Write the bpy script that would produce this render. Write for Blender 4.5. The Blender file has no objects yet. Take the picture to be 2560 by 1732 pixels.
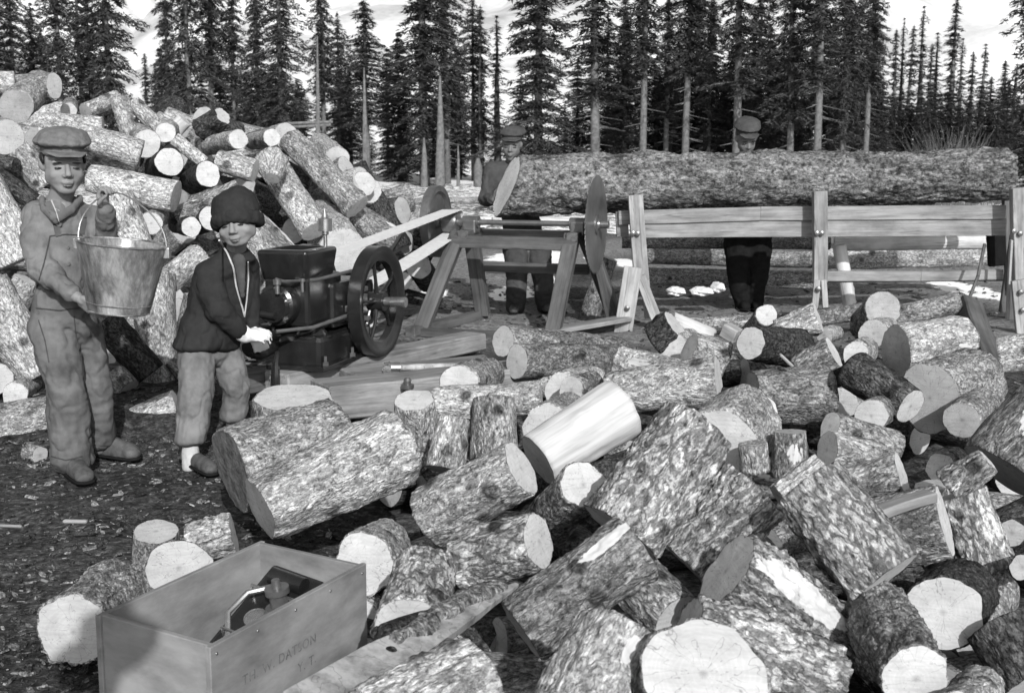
import bpy, bmesh, math, random
from mathutils import Vector, Matrix, noise, Euler, Quaternion
random.seed(7)
C = bpy.context.scene.collection
R = math.radians
# ------------------------------------------------------------------ camera
CAM = Vector((0, 0, 1.4)); FPX = 3090.0; PIT = R(9.12)
FWD = Vector((0, math.cos(PIT), -math.sin(PIT))); UP = Vector((0, math.sin(PIT), math.cos(PIT)))
def ray(u, v):
    return Vector((1, 0, 0)) * ((u - 1280) / FPX) + UP * (-(v - 866) / FPX) + FWD
def Q(u, v, d):                      # a point of the place seen at (u, v) whose distance in front (world y) is d
    r = ray(u, v); return CAM + r * (d / r.y)
def mpp(u, v, d):
    r = ray(u, v); return (d / r.y) / FPX
def gz(x, y):                        # ground height
    def sm(a, b, t):
        t = max(0, min(1, (t - a) / (b - a))); return t * t * (3 - 2 * t)
    h = .17 * sm(5.3, 6.2, y) - .07 * sm(7.4, 9.0, y) - .05 * sm(10, 20, y)
    return h
def gzn(x, y):
    n = noise.noise(Vector((x * .8, y * .8, 0))) * .03 + noise.noise(Vector((x * 3, y * 3, 5))) * .015
    if y < 12: n += noise.noise(Vector((x * 9, y * 9, 9))) * .014 + noise.noise(Vector((x * 4, y * 4, 2))) * .012
    if y > 15: n *= 2
    return gz(x, y) + n - .01
def G(u, v):                         # ground point seen at (u, v)
    r = ray(u, v); z = .05
    for _ in range(12):
        t = (z - 1.4) / r.z; p = CAM + r * t; z = gz(p.x, p.y)
    return p
# ------------------------------------------------------------------ materials
MATS = {}
class NT:
    def __init__(s, name):
        m = bpy.data.materials.new(name); m.use_nodes = True; s.m = m; s.t = m.node_tree; s.b = s.t.nodes['Principled BSDF']
        MATS[name] = m
    def n(s, typ, **kw):
        o = s.t.nodes.new(typ)
        for k, v in kw.items():
            if k in o.inputs.keys() if isinstance(k, str) else False: o.inputs[k].default_value = v
            else: setattr(o, k, v)
        return o
    def l(s, a, b): s.t.links.new(a, b)
    def coord(s, scale=(1, 1, 1), rnd=True):
        tc = s.n('ShaderNodeTexCoord'); mp = s.n('ShaderNodeMapping'); mp.inputs['Scale'].default_value = scale
        s.l(tc.outputs['Object'], mp.inputs['Vector'])
        if not rnd: return mp.outputs['Vector']
        oi = s.n('ShaderNodeObjectInfo'); mu = s.n('ShaderNodeMath', operation='MULTIPLY'); mu.inputs[1].default_value = 57.3
        s.l(oi.outputs['Random'], mu.inputs[0]); va = s.n('ShaderNodeVectorMath', operation='ADD')
        s.l(mp.outputs['Vector'], va.inputs[0]); s.l(mu.outputs[0], va.inputs[1]); return va.outputs[0]
    def noise(s, vec, scale, detail=4, rough=.6):
        o = s.n('ShaderNodeTexNoise'); o.inputs['Scale'].default_value = scale; o.inputs['Detail'].default_value = detail
        o.inputs['Roughness'].default_value = rough; s.l(vec, o.inputs['Vector']); return o.outputs['Fac']
    def ramp(s, fac, stops):
        o = s.n('ShaderNodeValToRGB'); e = o.color_ramp.elements
        while len(e) < len(stops): e.new(.5)
        for x, (p, c) in zip(e, stops): x.position = p; x.color = (c, c, c, 1)
        s.l(fac, o.inputs['Fac']); return o.outputs['Color']
    def mix(s, a, b, fac, mode='MIX'):
        o = s.n('ShaderNodeMix', data_type='RGBA', blend_type=mode)
        if isinstance(fac, float): o.inputs[0].default_value = fac
        else: s.l(fac, o.inputs[0])
        for i, x in ((6, a), (7, b)):
            if isinstance(x, float): o.inputs[i].default_value = (x, x, x, 1)
            else: s.l(x, o.inputs[i])
        return o.outputs[2]
    def bump(s, h, st, dist):
        o = s.n('ShaderNodeBump'); o.inputs['Strength'].default_value = st; o.inputs['Distance'].default_value = dist
        s.l(h, o.inputs['Height']); s.l(o.outputs['Normal'], s.b.inputs['Normal'])
    def base(s, c): s.l(c, s.b.inputs['Base Color'])
    def rough(s, r, spec=.3, metal=0):
        s.b.inputs['Roughness'].default_value = r; s.b.inputs['Specular IOR Level'].default_value = spec; s.b.inputs['Metallic'].default_value = metal
def bark(name, lo, mid, hi, patch=.5, crack=.5, sc=1.0, spots=.5, flake=.35):
    t = NT(name); v = t.coord((1, 1, .75))
    n1 = t.noise(v, 9 * sc, 6, .75); n2 = t.noise(v, 72 * sc, 8, .80); n3 = t.noise(v, 190 * sc, 3, .6)
    c = t.ramp(n2, [(.37, lo), (.44, mid), (.54, hi)])
    p = t.ramp(n1, [(.40, 1 - patch), (.53, 1.0)])
    c = t.mix(c, p, 1.0, 'MULTIPLY')
    v2 = t.coord((1, 1, .5))
    ad = t.n('ShaderNodeVectorMath', operation='ADD'); sc_ = t.n('ShaderNodeVectorMath', operation='SCALE')
    nn = t.n('ShaderNodeTexNoise'); nn.inputs['Scale'].default_value = 24; nn.inputs['Detail'].default_value = 5; t.l(v2, nn.inputs['Vector'])
    t.l(nn.outputs['Color'], sc_.inputs[0]); sc_.inputs['Scale'].default_value = .10; t.l(v2, ad.inputs[0]); t.l(sc_.outputs[0], ad.inputs[1])
    vo = t.n('ShaderNodeTexVoronoi'); vo.inputs['Scale'].default_value = 66 * sc; t.l(ad.outputs[0], vo.inputs['Vector'])
    bw_ = t.n('ShaderNodeRGBToBW'); t.l(vo.outputs['Color'], bw_.inputs[0])
    fl_ = t.ramp(bw_.outputs[0], [(.2, 1 - flake), (.8, 1 + flake * .4)]); c = t.mix(c, fl_, 1.0, 'MULTIPLY')
    cr = t.ramp(vo.outputs['Distance'], [(.42, 1.0), (.62, 1 - crack)]); c = t.mix(c, cr, 1.0, 'MULTIPLY')
    vs = t.n('ShaderNodeTexVoronoi'); vs.inputs['Scale'].default_value = 7.5; t.l(v, vs.inputs['Vector'])
    sa = t.n('ShaderNodeMath', operation='ADD'); t.l(vs.outputs['Distance'], sa.inputs[0]); sm_ = t.n('ShaderNodeMath', operation='MULTIPLY'); sm_.inputs[1].default_value = .28; t.l(n2, sm_.inputs[0]); t.l(sm_.outputs[0], sa.inputs[1])
    sp = t.ramp(sa.outputs[0], [(.25, 1 - spots), (.36, 1.0)])
    c = t.mix(c, sp, 1.0, 'MULTIPLY')
    f = t.ramp(n3, [(.35, .8), (.65, 1.25)]); c = t.mix(c, f, 1.0, 'MULTIPLY')
    ob_ = t.n('ShaderNodeObjectInfo'); c = t.mix(c, t.ramp(ob_.outputs['Random'], [(.0, .76), (1.0, 1.14)]), 1.0, 'MULTIPLY')
    lw = t.noise(t.coord((1, 1, .22)), 5, 4, .6); c = t.mix(c, t.ramp(lw, [(.36, .66), (.54, 1.06)]), 1.0, 'MULTIPLY')
    ak = t.n('ShaderNodeAttribute', attribute_name='knot'); am = t.n('ShaderNodeMath', operation='MULTIPLY_ADD'); am.inputs[1].default_value = .7; t.l(n2, am.inputs[0]); t.l(ak.outputs['Fac'], am.inputs[2])
    c = t.mix(c, t.ramp(am.outputs[0], [(.62, 1.0), (.95, .28)]), 1.0, 'MULTIPLY')
    at = t.n('ShaderNodeAttribute', attribute_name='peel'); an = t.n('ShaderNodeMath', operation='MULTIPLY_ADD'); an.inputs[1].default_value = 1.25
    t.l(t.noise(t.coord((1, 1, .3)), 20, 7, .75), an.inputs[0]); ah = t.n('ShaderNodeMath', operation='MULTIPLY'); ah.inputs[1].default_value = .5; t.l(at.outputs['Fac'], ah.inputs[0]); t.l(ah.outputs[0], an.inputs[2])
    pk = t.ramp(an.outputs[0], [(.86, 0), (.90, 1)]); wd_ = t.ramp(t.noise(t.coord((1, 1, .06)), 40, 4), [(.3, .36), (.6, .54)]); c = t.mix(c, wd_, pk); t.base(c)
    h = t.mix(n2, t.ramp(vo.outputs['Distance'], [(.2, 1.0), (.65, 0.0)]), .4); h = t.mix(h, n3, .2); h = t.mix(h, .62, pk); t.bump(h, .9, .016); t.rough(.92, .15)
    return t.m
bark('bark_light', .30, .60, .80, .30, .24, spots=.5, flake=.24)
bark('bark_mid', .20, .44, .68, .38, .32, spots=.55, flake=.28)
bark('bark_long', .04, .115, .25, .6, .4, .55, .6, .3)
bark('bark_dark', .02, .065, .2, .5, .5)
bark('bark_plated', .26, .62, .86, .30, .36, .78, .45, .30)
def plain(name, c, rough=.7, spec=.3, metal=0, var=.15, sc=8, bump=.0, bsc=60, bd=.004, stretch=(1, 1, 1)):
    t = NT(name); v = t.coord(stretch); n = t.noise(v, sc, 5, .65)
    t.base(t.ramp(n, [(.3, c * (1 - var)), (.7, min(.95, c * (1 + var)))])); t.rough(rough, spec, metal)
    if bump: t.bump(t.noise(v, bsc, 4, .6), bump, bd)
    return t.m
bark('bark_light', .14, .42, .66, .34, .42, spots=.35)
bark('bark_mid', .09, .27, .47, .42, .45)
bark('bark_long', .04, .115, .25, .6, .4, .55, .6, .3)
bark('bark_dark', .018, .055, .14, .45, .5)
bark('bark_plated', .10, .38, .60, .35, .62, .8, .4)
def wood(name, hi, lo, st=(1, 1, .06), sc=30, bm=.25, rough=.75):
    t = NT(name); v = t.coord(st); n = t.noise(v, sc, 5, .65); n1 = t.noise(t.coord((1, 1, .5)), 6, 6, .65)
    c = t.ramp(n, [(.32, lo), (.6, hi)]); c = t.mix(c, t.ramp(n1, [(.34, .62), (.58, 1.06)]), 1.0, 'MULTIPLY')
    ck = t.noise(t.coord((1, 1, st[2] * .35)), sc * .8, 2, .5)
    if name != 'crate_wood': c = t.mix(c, t.ramp(ck, [(.488, 1.0), (.5, .55), (.512, 1.0)]), 1.0, 'MULTIPLY')
    t.base(c)
    t.bump(n, bm, .004); t.rough(rough, .25); return t.m
wood('wood_peeled', .56, .42, (1, 1, .10), 14, .2)
def endm(name, c, c2):
    t = NT(name); v = t.coord((1, 1, .05)); ln = t.n('ShaderNodeVectorMath', operation='LENGTH')
    tc = t.n('ShaderNodeTexCoord'); sp = t.n('ShaderNodeSeparateXYZ'); t.l(tc.outputs['Object'], sp.inputs[0]); cb = t.n('ShaderNodeCombineXYZ')
    t.l(sp.outputs[0], cb.inputs[0]); t.l(sp.outputs[1], cb.inputs[1]); t.l(cb.outputs[0], ln.inputs[0])
    nd = t.noise(v, 9, 3); ad = t.n('ShaderNodeMath', operation='MULTIPLY_ADD'); ad.inputs[1].default_value = .05; t.l(nd, ad.inputs[0]); t.l(ln.outputs['Value'], ad.inputs[2])
    sn = t.n('ShaderNodeMath', operation='SINE'); mu = t.n('ShaderNodeMath', operation='MULTIPLY'); mu.inputs[1].default_value = 700
    t.l(ad.outputs[0], mu.inputs[0]); t.l(mu.outputs[0], sn.inputs[0])
    ri = t.ramp(sn.outputs[0], [(.2, .955), (.8, 1.0)])
    n = t.noise(v, 16, 5, .7); base = t.ramp(n, [(.3, c2), (.62, c)])
    at2 = t.n('ShaderNodeMath', operation='ARCTAN2'); t.l(sp.outputs[1], at2.inputs[0]); t.l(sp.outputs[0], at2.inputs[1])
    oi = t.n('ShaderNodeObjectInfo'); cb2 = t.n('ShaderNodeCombineXYZ'); m3 = t.n('ShaderNodeMath', operation='MULTIPLY'); m3.inputs[1].default_value = 1.4; t.l(at2.outputs[0], m3.inputs[0]); t.l(m3.outputs[0], cb2.inputs[0])
    m4 = t.n('ShaderNodeMath', operation='MULTIPLY'); m4.inputs[1].default_value = 7; t.l(ln.outputs['Value'], m4.inputs[0]); t.l(m4.outputs[0], cb2.inputs[1]); m5 = t.n('ShaderNodeMath', operation='MULTIPLY'); m5.inputs[1].default_value = 91; t.l(oi.outputs['Random'], m5.inputs[0]); t.l(m5.outputs[0], cb2.inputs[2])
    rc = t.noise(cb2.outputs[0], 2.2, 2, .5)
    saw = t.noise(t.coord((1, .07, .05)), 140, 2); cc = t.mix(base, ri, 1.0, 'MULTIPLY'); cc = t.mix(cc, t.ramp(saw, [(.3, .88), (.6, 1.0)]), 1.0, 'MULTIPLY')
    wv_ = t.noise(t.coord((1, 1, .05)), 4.5, 3, .6); cc = t.mix(cc, t.ramp(wv_, [(.3, .82), (.62, 1.0)]), 1.0, 'MULTIPLY')
    cc = t.mix(cc, t.ramp(rc, [(.490, 1.0), (.5, .5), (.510, 1.0)]), 1.0, 'MULTIPLY')
    he = t.ramp(ln.outputs['Value'], [(.0, .62), (.011, 1.0)]); cc = t.mix(cc, he, 1.0, 'MULTIPLY')
    t.base(cc); t.bump(saw, .25, .002); t.rough(.8, .2); return t.m
endm('sawn_lit', .80, .7); endm('sawn_fresh', .56, .44); endm('sawn_shaded', .48, .38); endm('sawn_deep_shade', .36, .26)  # same wood as fresh: two copies painted darker for shade, one brighter for sun
plain('end_rotten', .12, .95, .1, var=.6, sc=22, bump=1, bsc=60, bd=.01)
wood('board_pale', .37, .20, (1, 1, .09), 24, .5); wood('board_grey', .27, .15, (1, 1, .07), 30, .5); wood('board_dark', .11, .06, (1, 1, .05), 26)
wood('board_frame', .115, .06, (1, 1, .06), 22); wood('crate_wood', .27, .17, (1, 1, .35), 10, .5)
plain('iron_black', .014, .22, .6, var=.4, sc=12, bump=.15, bsc=90)
plain('iron_grey', .16, .35, .5, .6, var=.3, sc=14); plain('steel_bright', .55, .25, .5, .9, var=.2, sc=30)
plain('brass', .45, .25, .5, .9, var=.2, sc=30)
plain('belt_canvas', .60, .8, .2, var=.12, sc=30)
plain('denim_pale', .105, .95, .08, var=.42, sc=7, bump=.5, bsc=140, bd=.003)
plain('denim_worn', .14, .95, .08, var=.42, sc=7, bump=.5, bsc=140, bd=.003)
plain('wool_dark', .028, .95, .05, var=.2, sc=20, bump=.6, bsc=220, bd=.004)
plain('wool_cap', .135, .95, .05, var=.25, sc=30, bump=.6, bsc=260, bd=.004)
plain('cloth_black', .012, .95, .05, var=.3, sc=20); plain('cloth_mid', .06, .95, .05, var=.25, sc=12, bump=.4, bsc=140)
plain('cloth_pale', .42, .9, .1, var=.15, sc=15, bump=.4, bsc=120); plain('leather_boot', .075, .7, .3, var=.5, sc=25, bump=.5, bsc=80)
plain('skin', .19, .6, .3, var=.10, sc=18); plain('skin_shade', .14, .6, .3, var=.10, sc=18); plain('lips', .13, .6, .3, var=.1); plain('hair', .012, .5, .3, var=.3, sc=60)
plain('eye_dark', .02, .3, .5, var=.1); plain('glove_pale', .58, .9, .1, var=.15, sc=20, bump=.4, bsc=90)
plain('snow', .80, .8, .2, var=.05, sc=5, bump=.4, bsc=14, bd=.03); plain('trunk_pale', .13, .9, .1, var=.45, sc=9, bump=.4, bsc=30)
plain('trunk_dark', .12, .9, .1, var=.4, sc=9); plain('twig', .16, .9, .1, var=.3)
plain('glass_dim', .3, .1, .6, .3, var=.1); plain('ink', .15, .9, .05, var=.5, sc=40); plain('cloth_white', .75, .9, .1, var=.06)
def metalpail():
    t = NT('galvanised'); v = t.coord((1, 1, .35)); n = t.noise(v, 14, 6, .7); n2 = t.noise(v, 40, 3)
    c = t.ramp(n, [(.34, .07), (.5, .26), (.66, .55)]); c = t.mix(c, t.ramp(n2, [(.3, .8), (.7, 1.1)]), 1.0, 'MULTIPLY'); t.base(c)
    t.l(t.ramp(n, [(.3, .55), (.7, .28)]), t.b.inputs['Roughness']); t.b.inputs['Metallic'].default_value = .55; t.bump(n, .35, .006)
metalpail()
def blade():
    t = NT('saw_steel'); tc = t.n('ShaderNodeTexCoord'); n = t.noise(tc.outputs['Object'], 5, 5, .6)
    t.base(t.ramp(n, [(.3, .13), (.7, .27)])); t.rough(.38, .5, .75); t.b.inputs['Anisotropic'].default_value = .6
blade()
def needles(name, lo, hi):
    t = NT(name); tc = t.n('ShaderNodeTexCoord'); n = t.noise(tc.outputs['Object'], 2.2, 4, .7); n2 = t.noise(tc.outputs['Object'], 9, 2)
    c = t.ramp(n2, [(.3, lo), (.7, hi)]); c = t.mix(c, t.ramp(n, [(.3, .65), (.7, 1.25)]), 1.0, 'MULTIPLY'); t.base(c); t.rough(.8, .15)
needles('needles', .028, .075); needles('needles_far', .04, .075)
# ------------------------------------------------------------------ object helpers
def mesh_obj(name, verts, faces, m, parent=None, smooth=False, loc=None, mats=None, fm=None):
    me = bpy.data.meshes.new(name)
    if loc is not None: L = Vector(loc); verts = [Vector(v) - L for v in verts]
    me.from_pydata([tuple(v) for v in verts], [], faces)
    for x in (mats or [m]): me.materials.append(MATS[x])
    if fm: me.polygons.foreach_set('material_index', fm)
    if smooth: me.polygons.foreach_set('use_smooth', [True] * len(faces))
    me.update(); o = bpy.data.objects.new(name, me); C.objects.link(o)
    if loc is not None: o.location = loc
    if parent: attach(o, parent)
    return o
def attach(o, p):                    # children are built in world space: keep them where they are
    if p.matrix_basis is None: return
    M = p.matrix_basis.copy(); b = o.matrix_basis.copy(); q = p.parent
    while q: M = q.matrix_basis @ M; q = q.parent
    o.parent = p; o.matrix_parent_inverse = Matrix.Identity(4); o.matrix_basis = M.inverted() @ b
def tag(o, label=None, cat=None, group=None, kind=None):
    if label: o['label'] = label
    if cat: o['category'] = cat
    if group: o['group'] = group
    if kind: o['kind'] = kind
    return o
def empty(name, loc, label, cat, group=None):
    o = bpy.data.objects.new(name, None); C.objects.link(o); o.location = loc; o.empty_display_size = .1
    return tag(o, label, cat, group)
class MB:                            # collects solids in world (or given) space
    def __init__(s): s.v = []; s.f = []; s.sm = []; s.fr = None
    def add(s, v, f, sm=False):
        n = len(s.v); s.v += [Vector(x) for x in v]; s.f += [tuple(i + n for i in q) for q in f]; s.sm += [sm] * len(f)
    def box(s, c, sx, sy, sz, M=None, bev=0.0):
        """box centred c, half sizes, oriented by M (3x3)"""
        M = M or Matrix.Identity(3); c = Vector(c)
        bm = bmesh.new(); bmesh.ops.create_cube(bm, size=2)
        for v in bm.verts: v.co = Vector((v.co.x * sx, v.co.y * sy, v.co.z * sz))
        if bev: bmesh.ops.bevel(bm, geom=bm.edges[:], offset=bev, segments=2, affect='EDGES', profile=.6)
        bm.verts.index_update(); s.add([c + M @ v.co for v in bm.verts], [[v.index for v in f.verts] for f in bm.faces]); bm.free()
    def bar(s, a, b, w, h, up=(0, 0, 1), bev=0.0, wob=0.0):
        """board from a to b, full width w (across), full thickness h (along up)"""
        a = Vector(a); b = Vector(b); z = (b - a); L = z.length; z.normalize(); y = Vector(up); y = (y - z * y.dot(z)).normalized(); x = y.cross(z)
        M = Matrix((x, y, z)).transposed(); s.fr = s.fr or M; bm = bmesh.new(); bmesh.ops.create_cube(bm, size=2)
        if L > 4 * max(w, h): bmesh.ops.subdivide_edges(bm, edges=[e for e in bm.edges if abs(e.verts[0].co.z - e.verts[1].co.z) > 1], cuts=6)
        for v in bm.verts:
            q = Vector((v.co.x * w / 2, v.co.y * h / 2, v.co.z * L / 2))
            if wob: q += Vector((noise.noise(q * 4 + a), noise.noise(q * 4 + b), 0)) * wob
            v.co = q
        if bev: bmesh.ops.bevel(bm, geom=[e for e in bm.edges if e.is_manifold and e.calc_face_angle(0) > .6], offset=bev, segments=1, affect='EDGES')
        bm.verts.index_update(); c = (a + b) / 2; s.add([c + M @ v.co for v in bm.verts], [[v.index for v in f.verts] for f in bm.faces]); bm.free()
    def tube(s, pts, r, n=12, cap=True, closed=False):
        pts = [Vector(p) for p in pts]; rs = r if isinstance(r, (list, tuple)) else [r] * len(pts); v = []; f = []
        prev = None; N = len(pts)
        for i, p in enumerate(pts):
            if closed: d = pts[(i + 1) % N] - pts[i - 1]
            else: d = pts[min(i + 1, N - 1)] - pts[max(i - 1, 0)]
            d.normalize()
            if prev is None: prev = d.orthogonal()
            x = (prev - d * prev.dot(d)).normalized(); prev = x; y = d.cross(x)
            v += [p + (x * math.cos(2 * math.pi * k / n) + y * math.sin(2 * math.pi * k / n)) * rs[i] for k in range(n)]
        for i in range(N if closed else N - 1):
            j = (i + 1) % N
            f += [(i * n + k, i * n + (k + 1) % n, j * n + (k + 1) % n, j * n + k) for k in range(n)]
        if cap and not closed: f += [tuple(range(n))[::-1], tuple((N - 1) * n + k for k in range(n))]
        s.add(v, f, True)
    def lathe(s, c, ax, prof, n=40, closed=True):
        """prof: list of (along axis, radius); closed ring profile"""
        c = Vector(c); ax = Vector(ax).normalized(); x = ax.orthogonal().normalized(); y = ax.cross(x); v = []; f = []; N = len(prof)
        for (h, r) in prof:
            v += [c + ax * h + (x * math.cos(2 * math.pi * k / n) + y * math.sin(2 * math.pi * k / n)) * max(r, 1e-5) for k in range(n)]
        for i in range(N if closed else N - 1):
            j = (i + 1) % N; f += [(i * n + k, i * n + (k + 1) % n, j * n + (k + 1) % n, j * n + k) for k in range(n)]
        s.add(v, f, True)
    def sphere(s, c, r, n=12):
        bm = bmesh.new(); bmesh.ops.create_uvsphere(bm, u_segments=n, v_segments=n // 2 + 1, radius=1); rr = Vector(r) if hasattr(r, '__len__') else Vector((r, r, r))
        bm.verts.index_update(); s.add([Vector(c) + Vector((v.co.x * rr.x, v.co.y * rr.y, v.co.z * rr.z)) for v in bm.verts], [[v.index for v in f.verts] for f in bm.faces], True); bm.free()
    def build(s, name, m, parent=None, loc=None):
        L = Vector(loc) if loc is not None else (Vector(parent.location) if parent else Vector((0, 0, 0)))
        I = s.fr.transposed() if s.fr else Matrix.Identity(3)
        me = bpy.data.meshes.new(name); me.from_pydata([tuple(I @ (v - L)) for v in s.v], [], s.f); me.materials.append(MATS[m])
        me.polygons.foreach_set('use_smooth', s.sm); me.update()
        bm = bmesh.new(); bm.from_mesh(me); bmesh.ops.recalc_face_normals(bm, faces=bm.faces[:]); 
        for e in bm.edges:
            if len(e.link_faces) == 2 and e.calc_face_angle(0) > .7: e.smooth = False
        bm.to_mesh(me); bm.free()
        o = bpy.data.objects.new(name, me); C.objects.link(o)
        Mx = (s.fr or Matrix.Identity(3)).to_4x4(); Mx.translation = L; o.matrix_basis = Mx
        if parent: attach(o, parent)
        return o
# ------------------------------------------------------------------ logs
LOGN = [0]
def log(A, B, r1, r2, label, bk='bark_light', e1='sawn_fresh', e2='sawn_fresh', cat='log', group=None, ob=(0, 0), rough=1.0, name='cut_log', bend=0.0, seg=None, vis2=True, patch=None):
    LOGN[0] += 1; sd = LOGN[0] * 13.7; A = Vector(A); B = Vector(B); z = A - B; L = z.length; z.normalize()
    x = Vector((0, 0, 1)); x = (x - z * x.dot(z))
    if x.length < .1: x = Vector((1, 0, 0)); x = x - z * x.dot(z)
    x.normalize(); y = z.cross(x); M = Matrix((x, y, z)).transposed().to_4x4(); M.translation = (A + B) / 2
    hi_res = (A.y < 3.7 and not seg and L < 1.2) or seg == 110
    n = seg or (112 if hi_res else 56); m = max(8, min(150, int(L / (.0055 if hi_res and seg != 110 else .016)))); V = []; F = []; rm = max(r1, r2)
    amp = rm * .05 * rough; smooth = bk == 'wood_peeled'
    if smooth: amp *= .5
    fl = random.Random(int(sd)); k0 = fl.uniform(0, 6.28); ov = fl.uniform(.0, .05)
    KN = [(fl.uniform(0, 6.28), fl.uniform(.12, .88), fl.uniform(.012, .024)) for _ in range(fl.choice([1, 2, 3, 3, 4]))] if rm > .05 else []
    bt = .955 if not smooth else .999
    def rad0(a, w, t):
        r = r1 * t + r2 * (1 - t); q = Vector((math.cos(a) * 1.6, math.sin(a) * 1.6, w * 5 + sd))
        return r * (1 + ov * math.cos(2 * (a - k0))) + (noise.noise(q) * 2.0 + noise.noise(q * 2.7) * .8) * amp
    def rad(a, w, t):
        r = r1 * t + r2 * (1 - t); q = Vector((math.cos(a) * 1.6, math.sin(a) * 1.6, w * 5 + sd))
        d = noise.noise(q) * 2.0 + noise.noise(q * 2.7) * .8
        for (ka, kt, ks) in KN:
            da = ((a - ka + math.pi) % (2 * math.pi) - math.pi) * r; e_ = (da * da + ((t - kt) * L) ** 2) / (ks * ks)
            if e_ < 6: d += (math.exp(-e_) * 1.0 - .75 * math.exp(-e_ * 5)) * ks * .55 / amp
        if hi_res and not smooth:
            ca_, sa_ = math.cos(a) * rm, math.sin(a) * rm
            wp = noise.noise(Vector((ca_ * 30, sa_ * 30, w * 14 + sd))) * .5
            rg_ = 1 - abs(noise.noise(Vector((ca_ * 38 + wp, sa_ * 38 + wp, w * 17 + sd)))) * 2.2
            d += (rg_ * .55 + noise.noise(Vector((ca_ * 95, sa_ * 95, w * 50 + sd))) * .7 + noise.noise(Vector((ca_ * 210, sa_ * 210, w * 130 + sd))) * .45) * (1.25 if bk == 'bark_plated' else .8)
        if not smooth:
            q2 = Vector((math.cos(a) * rm * 42, math.sin(a) * rm * 42, w * 22 + sd)); d += noise.noise(q2) * .55
            q3 = Vector((math.cos(a) * rm * 110, math.sin(a) * rm * 110, w * 60 + sd)); d += noise.noise(q3) * .4
        return r * (1 + ov * math.cos(2 * (a - k0))) + d * amp
    ER = [[], []]
    for i in range(m + 1):
        t = i / m; w = (t - .5) * L
        for k in range(n):
            a = 2 * math.pi * k / n; r = rad(a, w, t)
            if i in (0, m): r *= .985
            px = r * math.cos(a) + bend * L * (1 - (2 * t - 1) ** 2); py = r * math.sin(a)
            e = 1 if i == m else (0 if i == 0 else -1); zz = w
            if t > .5: zz += ob[0] * px * (t - .5) * 2 + ob[1] * py * (t - .5) * 2
            if e >= 0: zz += noise.noise(Vector((a * 3, sd, e))) * .002
            V.append((px, py, zz))
            if e >= 0:
                q_ = min(.99, rad0(a, w, t) * bt / r); ER[e].append((px * q_, py * q_, zz))
    for i in range(m):
        for k in range(n): F.append((i * n + k, i * n + (k + 1) % n, (i + 1) * n + (k + 1) % n, (i + 1) * n + k))
    # bark rim rings at the ends
    for e, base in ((0, 0), (1, m * n)):
        b = len(V); s = 1 if e else -1
        V += [tuple(p) for p in ER[e]]
        for k in range(n):
            q = (base + k, base + (k + 1) % n, b + (k + 1) % n, b + k); F.append(q if e else q[::-1])
    V = [Vector(v) for v in V]
    me = bpy.data.meshes.new(name); me.from_pydata(V, [], F); me.materials.append(MATS[bk]); me.polygons.foreach_set('use_smooth', [True] * len(F))
    # branch knots
    me.update(); o = bpy.data.objects.new(name, me); C.objects.link(o); o.matrix_basis = M
    tag(o, label, cat, group)
    for e, mt in ((1, e1), (0, e2)):
        if mt is None: continue
        s = 1 if e else -1; ev = []; ef = []; rings = [1.0, .72, .4, .12]
        for j, q in enumerate(rings):
            for (px, py, pz) in ER[e]:
                pzc = (L / 2) * s + (ob[0] * px * q + ob[1] * py * q if e else 0) if j else pz
                ev.append(Vector((px * q, py * q, pzc + s * (.0005 if j == 0 else .001 + noise.noise(Vector((px * q * 30, py * q * 30, sd))) * .0012))))
        for j in range(len(rings) - 1):
            for k in range(n):
                qd = (j * n + k, j * n + (k + 1) % n, (j + 1) * n + (k + 1) % n, (j + 1) * n + k); ef.append(qd if e else qd[::-1])
        cc = tuple((len(rings) - 1) * n + k for k in range(n)); ef.append(cc if e else cc[::-1])
        if not e: ef = [t[::-1] for t in ef][:-1] + [cc[::-1]]; ef = [(t) for t in ef]
        me2 = bpy.data.meshes.new('sawn_end'); me2.from_pydata(ev, [], ef); me2.materials.append(MATS[mt]); me2.polygons.foreach_set('use_smooth', [True] * len(ef)); me2.update()
        bm = bmesh.new(); bm.from_mesh(me2); bmesh.ops.recalc_face_normals(bm, faces=bm.faces[:])
        tot = sum((f.normal.z * f.calc_area() for f in bm.faces))
        if tot * s < 0: bmesh.ops.reverse_faces(bm, faces=bm.faces[:])
        bm.to_mesh(me2); bm.free()
        c = bpy.data.objects.new('sawn_end', me2); C.objects.link(c); c.parent = o
    if KN and not seg == 28:
        ka_ = me.attributes.new('knot', 'FLOAT', 'POINT'); kv = [0.0] * len(V)
        for i in range(m + 1):
            for k in range(n):
                for (ka, kt, ks) in KN:
                    da = ((2 * math.pi * k / n - ka + math.pi) % (2 * math.pi) - math.pi) * rm; e_ = math.sqrt(da * da + ((i / m - kt) * L) ** 2) / ks
                    if e_ < 2.2: kv[i * n + k] = max(kv[i * n + k], 1 - e_ / 2.2)
        ka_.data.foreach_set('value', kv)
    at = me.attributes.new('peel', 'FLOAT', 'POINT'); pv = [0.0] * len(V); rp = random.Random(int(sd * 7)); pl_ = []
    if patch: a0, t0, t1, hw = patch[:4]; pl_.append((a0, (t0 + t1) / 2, (t1 - t0) / 2, hw, patch[4] if len(patch) > 4 else .75))
    if not smooth and rp.random() < .5: pl_.append((rp.uniform(0, 6.28), rp.uniform(.1, .9), rp.uniform(.08, .25), rp.uniform(.12, .3), .55))
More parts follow.
